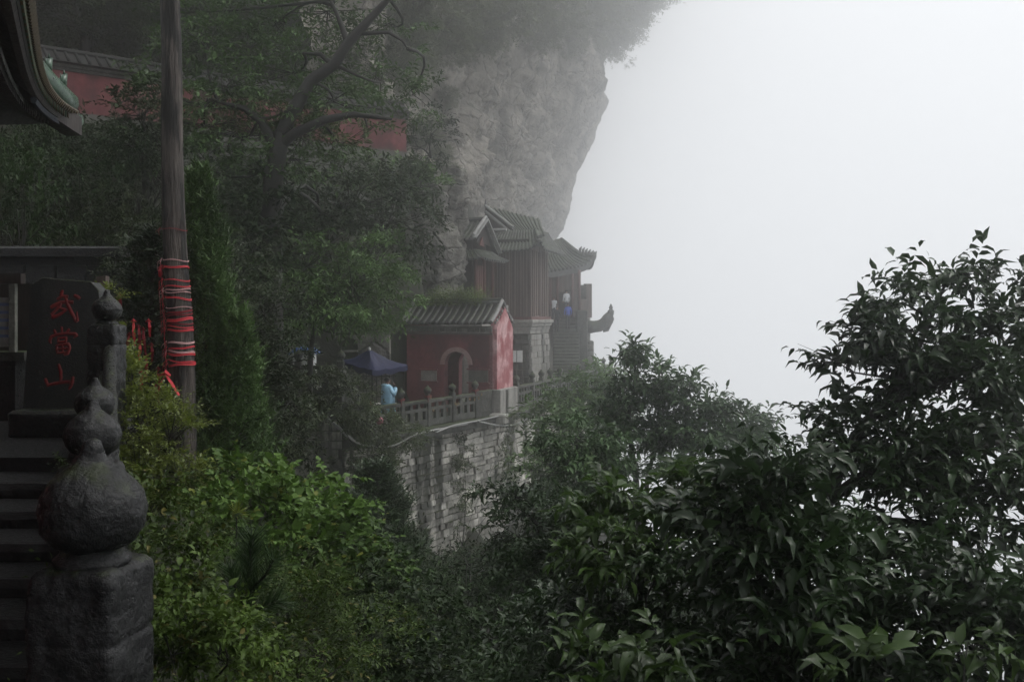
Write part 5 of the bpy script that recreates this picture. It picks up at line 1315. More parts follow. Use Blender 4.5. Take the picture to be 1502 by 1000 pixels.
# ---- layered trees lower down
plant('layered_tree', 'leafy tree with paler drooping sprays above the blue canopy', 'tree', P(452, 640, 27),
  [bl(520, 420, 26, 85, 55, 312), bl(450, 390, 26, 80, 50, 260), bl(570, 440, 27, 55, 40, 156), bl(480, 448, 26, 70, 30, 182), bl(555, 385, 27, 55, 45, 169), bl(430, 440, 25.5, 50, 36, 143), bl(560, 480, 28, 40, 16, 46)],
  'lf_spray', 22, (.17, .34), 7, .45, 'far', limbs=[([P(452, 640, 27), P(455, 520, 27), P(470, 440, 27)], [.10, .08, .05])], gap=.1, freq=2.4, droop=.6, flat=.9, upb=.05, nup=1.2)
plant('dark_tree', 'dark dense tree filling the slope under the red wall end', 'tree', P(470, 420, 31),
  [bl(420, 310, 30, 110, 60, 375), bl(520, 300, 30.5, 90, 60, 325), bl(590, 330, 31, 55, 60, 187), bl(340, 300, 29, 80, 60, 275), bl(560, 265, 32, 60, 40, 162), bl(300, 350, 28, 60, 60, 200), bl(620, 265, 33, 35, 35, 75), bl(480, 360, 30, 90, 50, 250), bl(395, 320, 22.6, 60, 40, 150), bl(400, 275, 22.8, 45, 22, 62), bl(370, 370, 22, 50, 40, 137)],
  'lf_mid', 23, (.20, .38), 7, .45, 'far', limbs=[([P(470, 470, 31), P(475, 380, 31), P(480, 320, 31)], [.2, .17, .1])], gap=.02, freq=2.0, droop=.5, trunk_r=.06)
plant('ledge_shrub', 'olive green shrub on the ledge below the red wall end', 'shrub', P(590, 290, 35.5),
  [bl(590, 262, 35, 48, 28, 130), bl(545, 255, 35, 40, 24, 90), bl(625, 272, 36, 28, 22, 60)], 'lf_spray', 24, (.2, .36), 7, .4, 'far', gap=.0)
plant('ledge_shrub', 'dark shrub in the shaded cliff nook right of the red wall', 'shrub', P(632, 232, 42), [bl(632, 195, 42, 28, 40, 110), bl(612, 215, 42, 25, 25, 60)], 'lf_mid', 25, (.22, .38), 7, .4, 'far', gap=.0)
plant('small_tree', 'small dark tree left of the log pole before the red wall', 'tree', P(215, 330, 20),
  [bl(205, 170, 19.5, 45, 35, 110), bl(195, 215, 19.5, 45, 30, 90), bl(230, 150, 20, 35, 40, 80), bl(180, 190, 19.5, 25, 22, 40)], 'lf_mid', 26, (.13, .4), 7, .3, 'far', limbs=[([P(215, 360, 20), P(213, 260, 20), P(210, 190, 20)], [.09, .07, .04])], gap=.15, trunk_r=.03)

# ---- shaded slope shrubs, copies of two kinds
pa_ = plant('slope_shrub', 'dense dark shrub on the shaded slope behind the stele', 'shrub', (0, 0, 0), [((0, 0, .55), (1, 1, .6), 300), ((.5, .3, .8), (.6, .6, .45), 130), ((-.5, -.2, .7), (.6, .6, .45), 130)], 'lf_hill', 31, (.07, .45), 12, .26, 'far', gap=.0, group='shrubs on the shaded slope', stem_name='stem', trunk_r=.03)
pb2 = plant('slope_shrub', 'loose taller shrub on the shaded slope behind the stele', 'shrub', (0, 0, 0), [((0, 0, .8), (.8, .8, .8), 260), ((.4, .2, 1.3), (.45, .45, .5), 100), ((-.4, .1, 1.1), (.5, .5, .5), 100)], 'lf_mid', 32, (.075, .4), 12, .3, 'far', gap=.12, group='shrubs on the shaded slope', stem_name='stem', trunk_r=.03)
rq = random.Random(12); sl = []
for px, py, Y in [(20, 300, 21), (70, 285, 21.5), (120, 270, 22), (170, 275, 22.5), (35, 345, 18), (95, 335, 18.5), (150, 330, 19), (205, 320, 20), (15, 250, 25), (75, 240, 25.5), (135, 238, 26), (190, 250, 26), (240, 300, 23), (255, 345, 20), (300, 260, 27), (345, 255, 28), (250, 245, 28),
                  (200, 375, 15.5), (180, 345, 16.5), (230, 400, 15), (60, 375, 16), (10, 385, 15.5), (120, 370, 16), (310, 420, 17), (350, 400, 19), (340, 380, 20.5)]:
    sl.append((P(px, py, Y), rq))
for i, (q, _) in enumerate(sl):
    src = pa_ if i % 2 == 0 else pb2; g_ = gz(q.x, q.y); s0 = rq.uniform(1.0, 1.5)*(q.y/20)**.5
    hgt = max(.7, (q.z+.9-g_)/1.25)
    loc = (q.x, q.y, min(g_-.1, q.z)); sc_ = (s0, s0, hgt if hgt < 2.4 else 2.4)
    kd = 'dense dark shrub' if i % 2 == 0 else 'loose taller shrub'
    lab = kd+(' on the slope just behind the dark stone wall' if q.y < 17.5 and q.x < -5 else ' on the slope beside the juniper and round bush' if q.x/q.y > -.36 else ' high on the slope below the red wall' if q.y > 24 else ' on the middle of the shaded slope behind the stele')
    if i < 2: src.location = loc; src.scale = sc_; src.rotation_euler = (0, 0, rq.uniform(0, 6)); src['label'] = lab
    else: copy_plant(src, loc, sc_, rq.uniform(0, 6), lab)
# ---- trees on the hill behind the red wall
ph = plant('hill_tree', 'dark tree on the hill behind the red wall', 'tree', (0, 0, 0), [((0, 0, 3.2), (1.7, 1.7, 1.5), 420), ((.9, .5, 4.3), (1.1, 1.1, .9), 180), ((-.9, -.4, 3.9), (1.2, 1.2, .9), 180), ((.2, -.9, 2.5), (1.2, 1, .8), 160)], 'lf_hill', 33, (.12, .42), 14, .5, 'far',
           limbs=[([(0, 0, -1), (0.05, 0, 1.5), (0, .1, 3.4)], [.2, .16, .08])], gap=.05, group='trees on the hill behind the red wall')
hts = [(-15.5, 36, 1.5), (-13, 38.5, 1.4), (-11.2, 41, 1.5), (-18, 35, 1.6), (-16, 41, 1.9), (-13.5, 44, 2.0), (-9.4, 43, 1.3), (-20, 40, 2), (-10.5, 47, 1.9), (-8.4, 46, 1.4), (-19, 46, 2.2), (-14, 50, 2.2), (-23, 36, 1.8)]
for i, (x, y, s) in enumerate(hts):
    loc = (x, y, gz(x, y)-.3)
    if i == 0: ph.location = loc; ph.scale = (s,)*3
    else: copy_plant(ph, loc, (s, s, s*rq.uniform(.85, 1.1)), rq.uniform(0, 6))
# ---- bushes hanging on the upper cliff: placed on the rock surface itself
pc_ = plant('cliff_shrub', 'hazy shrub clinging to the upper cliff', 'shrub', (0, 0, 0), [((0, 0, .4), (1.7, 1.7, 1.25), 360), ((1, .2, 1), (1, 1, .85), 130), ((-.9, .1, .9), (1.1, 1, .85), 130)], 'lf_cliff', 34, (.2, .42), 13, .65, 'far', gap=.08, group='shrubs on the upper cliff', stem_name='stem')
cl = []
ppx = CX+FPX*CV[:170, :, 0]/CV[:170, :, 1]; ppy = HY-FPX*CV[:170, :, 2]/CV[:170, :, 1]
for px, py, s in [(600, 20, 1.3), (640, 45, 1.3), (680, 20, 1.3), (720, 40, 1.4), (760, 15, 1.5), (800, 35, 1.5), (840, 20, 1.6), (870, 45, 1.3), (900, 20, 1.5), (885, 70, .9), (660, -15, 1.6), (740, -20, 1.6), (820, -20, 1.6), (900, -20, 1.6), (620, 80, 1.0), (590, 60, 1.1), (660, 75, .8), (915, 45, 1.0),
                  (930, 5, 1.4), (940, -30, 1.6), (610, 200, .7), (635, 235, .6), (645, 150, .5), (700, 60, .9), (780, 55, 1.0), (830, 62, .9), (575, -10, 1.5), (850, -40, 1.7), (640, 265, .6), (570, 100, 1.1)]:
    d2 = (ppx[:, :178]-px)**2+(ppy[:, :178]-py)**2; j, i = np.unravel_index(np.argmin(d2), d2.shape); cl.append((CV[j, i], s))
for i, (p, s) in enumerate(cl):
    loc = Vector(p)+Vector((.25, -.25, -.2)); s *= (p[1]/65)**.8 
    x_ = CX+FPX*loc.x/loc.y; y_ = HY-FPX*loc.z/loc.y
    lab = 'shrub rooted in the cliff beside the end of the red wall' if y_ > 130 else 'hazy shrub at the cliff brow hanging over the fog' if x_ > 868 else 'hazy shrub at the lower fringe of greenery on the upper cliff' if y_ > 42 else 'hazy shrub in the thick greenery of the upper cliff'
    if i == 0: pc_.location = loc; pc_.scale = (s,)*3; pc_['label'] = lab
    else: copy_plant(pc_, loc, (s, s, s*rq.uniform(.8, 1.2)), rq.uniform(0, 6), lab)
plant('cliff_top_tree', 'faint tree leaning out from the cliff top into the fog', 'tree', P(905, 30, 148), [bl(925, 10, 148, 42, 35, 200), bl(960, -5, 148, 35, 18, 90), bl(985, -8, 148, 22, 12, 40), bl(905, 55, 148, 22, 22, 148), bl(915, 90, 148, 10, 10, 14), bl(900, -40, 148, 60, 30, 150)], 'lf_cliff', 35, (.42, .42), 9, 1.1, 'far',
      limbs=[([P(880, 60, 149), P(905, 30, 148), P(930, 5, 148), P(975, -5, 148)], [.4,.3,.2,.1])], gap=.15, freq=2.5)

# ---- round glossy bush right of the juniper
plant('round_bush', 'rounded bush of small glossy leaves beside the juniper', 'shrub', P(370, 640, 14.3),
  [bl(345, 400, 14.2, 50, 60, 300), bl(390, 460, 14, 55, 60, 300), bl(350, 500, 13.6, 60, 60, 300), bl(420, 530, 14, 35, 45, 160), bl(380, 570, 13.6, 60, 55, 240), bl(430, 590, 13.4, 40, 40, 120)], 'lf_holly', 41, (.065, .42), 8, .17, 'far', gap=-.05, freq=2.6, droop=.2, trunk_r=.03, limbs=[([P(375, 680, 14.3), P(372, 560, 14.3), P(368, 470, 14.2)], [.07, .06, .03])])
plant('round_bush', 'grey green bush behind the ribbon tree left of the pole', 'shrub', P(200, 480, 13.5),
  [bl(200, 380, 13.4, 45, 40, 240), bl(225, 350, 13.6, 35, 35, 160), bl(180, 420, 13.2, 35, 35, 150), bl(215, 430, 13.2, 35, 40, 150), bl(200, 470, 13, 40, 35, 120)], 'lf_holly', 42, (.065, .42), 8, .17, 'far', gap=.0, freq=2.6, droop=.2, trunk_r=.03)

# ---- conifers
def conifer(name, label, base, tip, rbase, n, mat, seed, leaf=(.06, .30), k=9, tl_=.26, upsweep=.9, prof=None, tmpl='needle', lobes=0, group=None):
    rng = np.random.default_rng(seed); base, tip = Vector(base), Vector(tip); H = (tip-base).length; t = thing(name, base, label, 'tree', group)
    b = MB(); b.tube([base, base.lerp(tip, .5), tip], [rbase*.09+.02, rbase*.06+.01, .006], 8); b.build('trunk', M['branch'], t, True)
    h = rng.random(n)**.85; th = rng.random(n)*2*np.pi
    R_ = rbase*(prof(h) if prof else (1-h)**.75)
    lob = 1+.28*np.sin(th*3+h*17)+.22*np.sin(th*2-h*31)
    rad = R_*lob*(.35+.65*rng.random(n)**.45)
    ax = np.array(base)[None]+h[:, None]*(np.array(tip)-np.array(base))[None]
    p = ax+np.stack([np.cos(th)*rad, np.sin(th)*rad, -.12*rad], -1)
    dr = np.stack([np.cos(th)*.6, np.sin(th)*.6, np.full(n, upsweep)], -1)+rng.normal(0, .22, (n, 3))
    tlv = tl_*rng.uniform(.6, 1.3, n)*(1-.45*h)
    L = sprays(rng, p, dr, tlv, k, leaf[0], -.1, .8, .3, .3)
    me = leaf_mesh('foliage', L, tmpl, leaf[1], base); link_mesh('foliage', me, M[mat], t)
    br = MB()
    for i in rng.choice(n, min(n, 140), False): br.tube([Vector(ax[i])-Vector((0, 0, .05)), Vector(p[i])+Vector(unit(dr[i]))*float(tlv[i])*.5], [.012, .003], 4, False)
    br.build('bough', M['branch'], t); return t
fl = lambda h: np.where(h < .1, .75+h*2.5, np.clip((1-h), 0, 1)**.72*1.06)
conifer('juniper_tree', 'upright flame-shaped juniper right of the log pole', P(318, 720, 11.6), P(292, 262, 11.4), .52, 3000, 'lf_juniper', 51, (.075, .30), 12, .30, 1.3, fl)
conifer('juniper_tree', 'low bright juniper tip beside the upright juniper base', P(345, 700, 11.2), P(352, 470, 11.2), .34, 900, 'lf_juniper', 52, (.07, .30), 12, .26, 1.2, fl)
cr = conifer('ribbon_conifer', 'dark young conifer hung with red ribbons left of the pole', P(222, 640, 11.3), P(222, 345, 11.2), .55, 1500, 'lf_cedar', 53, (.07, .28), 11, .28, .35, lambda h: (1-h)**.7)
conifer('ravine_conifer', 'dark feathery conifer standing in the ravine before the stone wall', P(560, 900, 21), P(553, 690, 21), 1.0, 2200, 'lf_pine', 54, (.13, .28), 11, .5, .5, lambda h: (1-h)**.6)
conifer('ravine_conifer', 'lower leaning conifer beside the feathery one in the ravine', P(500, 880, 19), P(515, 735, 19), .8, 1400, 'lf_cedar', 55, (.12, .28), 11, .45, .5, lambda h: (1-h)**.6)
conifer('ravine_conifer', 'blurred dark conifer deep in the ravine right of the wall foot', P(735, 1000, 19), P(740, 800, 19), 1.0, 1700, 'lf_cedar', 56, (.13, .28), 11, .5, .4, lambda h: (1-h)**.6)
# ribbons on the young conifer
rq = random.Random(17)
for i, (px, py, ln) in enumerate([(196, 470, 40), (203, 478, 32), (210, 482, 36), (205, 500, 30), (190, 490, 26), (214, 520, 40), (208, 545, 30), (228, 560, 30), (176, 432, 18), (236, 392, 14), (222, 505, 26), (232, 540, 34), (218, 470, 24)]):
    b = MB(); x0_ = rq.uniform(-2, 2); pts = [P(px, py, 10.72), P(px+x0_, py+ln*.4, 10.66), P(px+x0_*2+rq.uniform(-3, 3), py+ln, 10.7)]
    b.tube(pts, [.008, .017, .010], 6, flat=.2); b.tube([P(px-4, py+2, 10.74), P(px, py-1, 10.7), P(px+4, py+2, 10.74)], [.006, .018, .006], 5)
    sh(b.build('tied_ribbon', M['ribbon_deep' if i % 3 else 'ribbon'], None), 'bright red ribbon dangling from the young conifer' if i % 3 == 0 else 'dark crimson ribbon dangling from the young conifer', 'ribbon', 'ribbons hung on the young conifer')

# ---- lower left bank
plant('yellow_shrub', 'yellow green small-leaved shrub climbing beside the stair railing', 'shrub', P(215, 760, 8.4),
  [bl(190, 560, 8.6, 22, 40, 130), bl(205, 620, 8.4, 38, 45, 240), bl(250, 640, 8.2, 40, 40, 220), bl(200, 690, 8, 40, 45, 240), bl(262, 700, 7.9, 45, 40, 220), bl(185, 525, 8.7, 12, 22, 40), bl(235, 600, 8.4, 25, 25, 90)], 'lf_yellow', 61, (.040, .5), 9, .16, 'far', gap=.02, freq=2.4, droop=.2, trunk_r=.018, stem_name='stem')
plant('sprig_plant', 'small pale green sprig rising behind the stele beside the stone post', 'plant', P(168, 500, 9.4), [bl(165, 435, 9.4, 7, 16, 26), bl(168, 470, 9.4, 8, 14, 20)], 'lf_yellow', 60, (.040, .5), 9, .12, 'far', gap=-.5, trunk_r=.006, stem_name='stem')
plant('broad_leaf_shrub', 'lush bright shrub with broad heart-shaped leaves on the bank', 'shrub', P(420, 940, 7.6),
  [bl(350, 712, 7.8, 60, 30, 70), bl(420, 722, 7.6, 70, 30, 100), bl(470, 752, 7.4, 60, 36, 100), bl(390, 750, 7.2, 80, 45, 120), bl(505, 785, 7.2, 36, 34, 50), bl(450, 800, 7, 90, 50, 130), bl(540, 830, 7.2, 40, 40, 50), bl(350, 705, 8.2, 50, 26, 40)],
  'lf_bright', 62, (.050, .82), 10, .2, 'heart', gap=.05, n_obj=260, droop=.45, trunk_r=.012, nup=1.1, stem_name='stem')
plant('leafy_shrub', 'mid green oval-leaved shrub beside the great stone post', 'shrub', P(280, 1010, 4.2),
  [bl(265, 830, 4.6, 45, 50, 110), bl(280, 900, 4.2, 60, 60, 150), bl(250, 960, 3.9, 40, 60, 110), bl(330, 950, 4, 60, 55, 120), bl(240, 760, 5.2, 30, 40, 70)],
  'lf_under', 63, (.040, .5), 9, .14, 'near', gap=.0, n_obj=200, droop=.25, trunk_r=.008, stem_name='stem')
plant('fine_shrub', 'fine twiggy olive shrub low on the bank', 'shrub', P(440, 1020, 5.4),
  [bl(420, 900, 5.4, 80, 45, 220), bl(480, 950, 5.2, 80, 50, 240), bl(400, 970, 4.8, 70, 45, 190), bl(540, 930, 5.8, 60, 45, 160), bl(460, 860, 5.8, 60, 35, 130)], 'lf_under', 64, (.034, .42), 9, .16, 'far', gap=.05, droop=.2, trunk_r=.008, stem_name='stem')
plant('trailing_shrub', 'dark trailing shrub edging the ravine', 'shrub', P(600, 1030, 8),
  [bl(570, 860, 8.5, 55, 40, 130), bl(620, 920, 8, 65, 40, 150), bl(680, 970, 7.6, 60, 35, 120), bl(560, 960, 6.8, 80, 45, 170), bl(640, 985, 7, 80, 40, 150), bl(520, 900, 7.6, 60, 45, 130)], 'lf_mid', 65, (.062, .5), 8, .2, 'far', gap=.0, droop=.3, trunk_r=.012, stem_name='stem')
plant('ravine_shrub', 'dark shrub under the conifers at the wall foot', 'shrub', P(540, 900, 16),
  [bl(500, 800, 16, 70, 50, 220), bl(560, 850, 15, 70, 50, 220), bl(620, 880, 17, 45, 40, 110)], 'lf_mid', 66, (.10, .42), 7, .28, 'far', gap=.0, droop=.3, stem_name='stem')
plant('ravine_shrub', 'very dark shrub filling the bottom of the ravine', 'shrub', P(690, 1010, 12), [bl(680, 870, 14, 70, 60, 200), bl(720, 930, 12, 70, 50, 200), bl(640, 900, 13, 50, 50, 130), bl(760, 880, 14, 60, 60, 170), bl(690, 820, 17, 60, 40, 120)], 'lf_mid', 67, (.09, .42), 7, .26, 'far', gap=.0, stem_name='stem')
# pine sapling
ps = thing('pine_sapling', P(365, 960, 4.5), 'small dark pine sapling with long needles on the bank', 'tree')
rng = np.random.default_rng(70); b = MB(); ph_ = [P(362, 960, 4.5), P(358, 900, 4.5), P(366, 840, 4.5), P(370, 785, 4.5)]; b.tube(ph_, [.016, .014, .011, .006], 8); b.build('stem', M['branch'], ps, True)
cs_ = []; ds_ = []
for path, nn_ in ((ph_[1:], 900), ([P(360, 890, 4.5), P(345, 860, 4.4), P(338, 835, 4.4)], 330), ([P(362, 870, 4.5), P(388, 845, 4.45), P(402, 820, 4.4)], 350), ([P(358, 905, 4.5), P(385, 890, 4.4), P(408, 880, 4.4)], 330)):
    if nn_ < 800: b = MB(); b.tube(path, [.009, .007, .004], 6); b.build('branch', M['branch'], ps, True)
    for q in range(nn_):
        t = rng.random()*(len(path)-1); i = int(t); c_ = path[i].lerp(path[i+1], t-i); ax_ = (path[i+1]-path[i]).normalized(); r_ = Vector(rng.normal(0, 1, 3)); r_ = (r_-ax_*r_.dot(ax_)).normalized(); cs_.append(c_); ds_.append(ax_*.8+r_*.75)
L = dict(p=np.array(cs_), a=np.array(ds_), n=rng.normal(0, 1, (len(cs_), 3)), s=rng.uniform(.09, .17, len(cs_)), c=np.ones(len(cs_)))
link_mesh('needles', leaf_mesh('needles', L, 'needle', .025, wloc(ps)), M['lf_pine'], ps)
b = MB(); 
fp = thing('spiky_plant', P(347, 790, 6.3), 'pale yellow green tuft of narrow leaves above the pine sapling', 'plant')
L = dict(p=np.tile(np.array(P(347, 752, 6.3)), (46, 1)), a=unit(rng.normal(0, 1, (46, 3)))+np.array([0, -.3, .3]), n=rng.normal(0, 1, (46, 3)), s=rng.uniform(.06, .11, 46), c=np.ones(46))
link_mesh('blades', leaf_mesh('blades', L, 'far', .10, wloc(fp)), M['lf_yellow'], fp); b = MB(); b.tube([P(347, 800, 6.4), P(347, 752, 6.3)], .005, 5); b.build('stem', M['branch'], fp)
# undergrowth over the banks
def undergrowth(name, label, poly, n, mat, seed, leaf, hmin, hmax, k=8, tmpl='far'):
    rng = np.random.default_rng(seed); P_ = np.array(poly, float); pts = []
    lo, hi = P_.min(0), P_.max(0)
    while len(pts) < n:
        q = rng.uniform(lo, hi); ins = False; j = len(P_)-1
        for i in range(len(P_)):
            if (P_[i, 1] > q[1]) != (P_[j, 1] > q[1]) and q[0] < (P_[j, 0]-P_[i, 0])*(q[1]-P_[i, 1])/(P_[j, 1]-P_[i, 1])+P_[i, 0]: ins = not ins
            j = i
        if ins: pts.append(q)
    pts = np.array(pts); z = ground_z(pts[:, 0], pts[:, 1]); h = rng.uniform(hmin, hmax, n)*(.55+.6*np.array([.5+.9*mnoise.noise(Vector((a*.9, c_*.9, 3))) for a, c_ in pts]).clip(0, 1))
    base = np.stack([pts[:, 0], pts[:, 1], z], -1); dr = np.stack([rng.normal(0, .35, n), rng.normal(0, .35, n), np.ones(n)], -1)
    L = sprays(rng, base, dr, h, k, leaf[0], .2, .9, .4, .4); c0 = base.mean(0)
    o = link_mesh(name, leaf_mesh(name, L, tmpl, leaf[1], c0), M[mat], None, c0); return sh(o, label, 'undergrowth', kind='stuff')
undergrowth('undergrowth', 'mixed leafy undergrowth covering the near bank', [(-1.2, 2.6), (.2, 2.6), (.4, 6), (-.4, 10), (-2.4, 15), (-5, 15), (-3.9, 9.2), (-2.5, 5.9)], 6500, 'lf_under', 81, (.05, .46), .35, 1.0, 9)
undergrowth('undergrowth', 'dark undergrowth in the ravine and at the wall foot', [(-.4, 10), (3, 10), (4.5, 20), (3, 34), (0, 36), (-2.6, 30.5), (-3.4, 27), (-4.2, 22), (-4.4, 18), (-2.4, 15)], 7000, 'lf_mid', 82, (.12, .42), .4, 1.3, 8)
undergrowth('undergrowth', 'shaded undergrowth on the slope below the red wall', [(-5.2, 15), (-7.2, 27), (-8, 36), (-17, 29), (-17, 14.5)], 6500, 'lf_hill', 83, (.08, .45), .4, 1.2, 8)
undergrowth('undergrowth', 'leafy undergrowth on the bank of the leaning tree', [(.6, 2.4), (4.5, 2), (7.5, 5), (7, 14), (8, 24), (4.5, 28), (3, 12), (1, 8)], 6000, 'lf_near', 84, (.07, .42), .4, 1.1, 8)

# ---- creeper on the wall top
cre = plant('wall_creeper', 'thick creeper spilling over the balustrade and wall top', 'creeper', P(560, 660, 29.6),
  [bl(470, 570, 28.9, 40, 28, 304), bl(520, 585, 29, 32, 36, 285), bl(545, 625, 29.6, 40, 26, 323), bl(590, 640, 30.8, 36, 18, 190), bl(440, 590, 28.8, 18, 24, 95), bl(560, 700, 29.9, 24, 45, 209), bl(545, 670, 29.6, 30, 25, 171)], 'creeper', 91, (.12, .42), 7, .3, 'far', gap=.05, droop=.5, trunk_r=.02, stem_name='stem')
plant('wall_creeper', 'narrow dark creeper hanging down the middle of the stone wall', 'creeper', P(678, 800, 34.5), [bl(678, 660, 34.8, 10, 36, 90), bl(680, 705, 34.8, 12, 50, 133), bl(676, 760, 34.7, 9, 40, 76), bl(745, 640, 37.3, 12, 40, 95), bl(746, 700, 37.2, 14, 44, 95)], 'creeper', 92, (.11, .42), 7, .2, 'far', gap=.0, droop=.6, trunk_r=.012, stem_name='stem')
plant('wall_creeper', 'small tufts of creeper on the mossy wall below the raised terrace', 'creeper', P(460, 690, 28.9), [bl(455, 640, 29.0, 14, 22, 64), bl(520, 660, 29.0, 14, 22, 57), bl(432, 650, 28.9, 12, 30, 64), bl(485, 680, 29, 10, 14, 26)], 'creeper', 93, (.10, .42), 7, .18, 'far', gap=.0, trunk_r=.012, stem_name='stem')
# grass and weeds on the gatehouse roof
rng = np.random.default_rng(95)
for lab, s0, s1, n, hh in (('bushy green weeds growing along the gatehouse ridge', .22, .80, 620, .85), ('low grass growing on the gatehouse roof by its far end', .0, .3, 260, .4)):
    s = rng.uniform(s0, s1, n); q = np.array(GL)[None]+np.array(GF)[None]*(s*GW)[:, None]+np.array(GG)[None]*rng.uniform(GD*.42, GD*.62, n)[:, None]
    q[:, 2] = .30-.55*np.abs(rng.uniform(0, .35, n)); dr = np.stack([rng.normal(0, .4, n), rng.normal(0, .4, n), np.ones(n)], -1)
    L = sprays(rng, q, dr, hh*rng.uniform(.4, 1.1, n), 9, .12, .2, .7, .4, .3); c0 = q.mean(0)
    o = link_mesh('roof_weeds', leaf_mesh('roof_weeds', L, 'far', .2, c0), M['grass'], None, c0); sh(o, lab, 'weeds', kind='stuff')

# ---- trees across the ravine
def multi(base_px, Y, tops): return [([P(base_px[0], base_px[1], Y)]+[P(*q) for q in tp], rad) for tp, rad in tops]
plant('ravine_tree', 'slender tree with feathery top standing highest across the ravine', 'tree', P(935, 800, 17),
  [bl(930, 525, 17, 18, 16, 36), bl(945, 545, 17, 26, 18, 48), bl(915, 570, 17, 36, 20, 71), bl(960, 580, 17, 30, 22, 62), bl(925, 610, 17, 50, 26, 108), bl(900, 640, 16.8, 45, 24, 79), bl(960, 640, 17, 40, 26, 79), bl(930, 690, 17, 50, 30, 85)],
  'lf_right', 101, (.15, .34), 8, .36, 'near', limbs=multi((940, 800), 17, [([(932, 690, 17), (920, 620, 17), (932, 560, 17), (930, 512, 17)], [.06, .05, .04, .025, .01]), ([(950, 700, 17), (965, 640, 17), (965, 585, 17)], [.05, .04, .03, .01])]), gap=.12, freq=2.4, droop=.35, trunk_r=.02, outer=.2, n_obj=0, upb=.35)
plant('ravine_tree', 'broad rounded tree sloping down toward the fog across the ravine', 'tree', P(1030, 830, 16.5),
  [bl(1005, 575, 17, 34, 22, 65), bl(1030, 610, 16.8, 50, 30, 129), bl(1080, 620, 16.5, 46, 26, 106), bl(1112, 640, 16.5, 28, 24, 58), bl(1000, 650, 16.5, 50, 34, 129), bl(1060, 665, 16.2, 60, 36, 164), bl(1110, 680, 16, 34, 36, 82), bl(1020, 700, 16, 60, 30, 117)],
  'lf_right', 102, (.15, .34), 8, .36, 'near', limbs=multi((1030, 830), 16.5, [([(1022, 740, 16.5), (1015, 670, 16.6), (1008, 590, 17)], [.07, .06, .04, .015]), ([(1045, 740, 16.5), (1070, 670, 16.4), (1095, 635, 16.4)], [.06, .05, .04, .015])]), gap=.05, freq=2.2, droop=.35, trunk_r=.022, outer=.3, upb=.3)
plant('ravine_tree', 'small dark tree before the slender one at the ravine edge', 'tree', P(855, 830, 14.5),
  [bl(840, 650, 14.5, 40, 28, 103), bl(870, 640, 14.6, 34, 24, 76), bl(830, 690, 14.3, 44, 28, 108), bl(880, 690, 14.4, 40, 30, 103), bl(850, 730, 14.2, 60, 24, 108)],
  'lf_right', 103, (.12, .36), 8, .3, 'near', limbs=multi((860, 830), 14.5, [([(855, 740, 14.5), (850, 690, 14.5), (845, 640, 14.5)], [.05, .04, .03, .012])]), gap=.1, freq=2.4, droop=.35, trunk_r=.018, outer=.3)
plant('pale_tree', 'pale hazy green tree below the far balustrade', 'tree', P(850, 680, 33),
  [bl(850, 570, 33, 48, 26, 195), bl(880, 555, 34, 28, 22, 90), bl(825, 600, 32, 45, 26, 165), bl(870, 610, 32, 50, 28, 180), bl(905, 580, 34, 30, 26, 90), bl(820, 640, 31, 50, 26, 165), bl(800, 670, 30, 40, 30, 135)], 'lf_spray', 104, (.22, .38), 7, .45, 'far', limbs=[([P(850, 720, 33), P(850, 640, 33), P(850, 580, 33)], [.13, .11, .05])], gap=.05, droop=.4)
plant('pale_tree', 'dim tree against the wall end beyond the drooping cable', 'tree', P(780, 800, 30), [bl(812, 710, 30, 36, 36, 120), bl(790, 750, 29, 34, 34, 100), bl(830, 750, 28, 40, 36, 110), bl(785, 795, 27, 44, 32, 120)], 'lf_mid', 105, (.2, .38), 7, .42, 'far', limbs=[([P(785, 840, 30), P(785, 760, 30), P(788, 710, 30)], [.12, .1, .05])], gap=.05, droop=.4)
plant('reaching_bough', 'dark leafy tree reaching a spray out towards the stone wall', 'tree', P(800, 860, 9.5),
  [bl(735, 722, 10, 32, 15, 32), bl(775, 735, 9.8, 40, 26, 70), bl(810, 770, 9.4, 55, 38, 130), bl(760, 790, 9.6, 42, 26, 80), bl(850, 790, 9, 55, 40, 130), bl(820, 840, 9, 70, 44, 170), bl(770, 850, 9.2, 44, 34, 90), bl(880, 850, 8.6, 60, 40, 130)],
  'lf_near', 106, (.075, .38), 8, .2, 'near', limbs=[([P(815, 960, 9.5), P(812, 850, 9.4), P(790, 770, 9.6), P(745, 728, 10)], [.04, .032, .02, .008])], gap=.05, freq=2.3, droop=.35, trunk_r=.014, outer=.3)

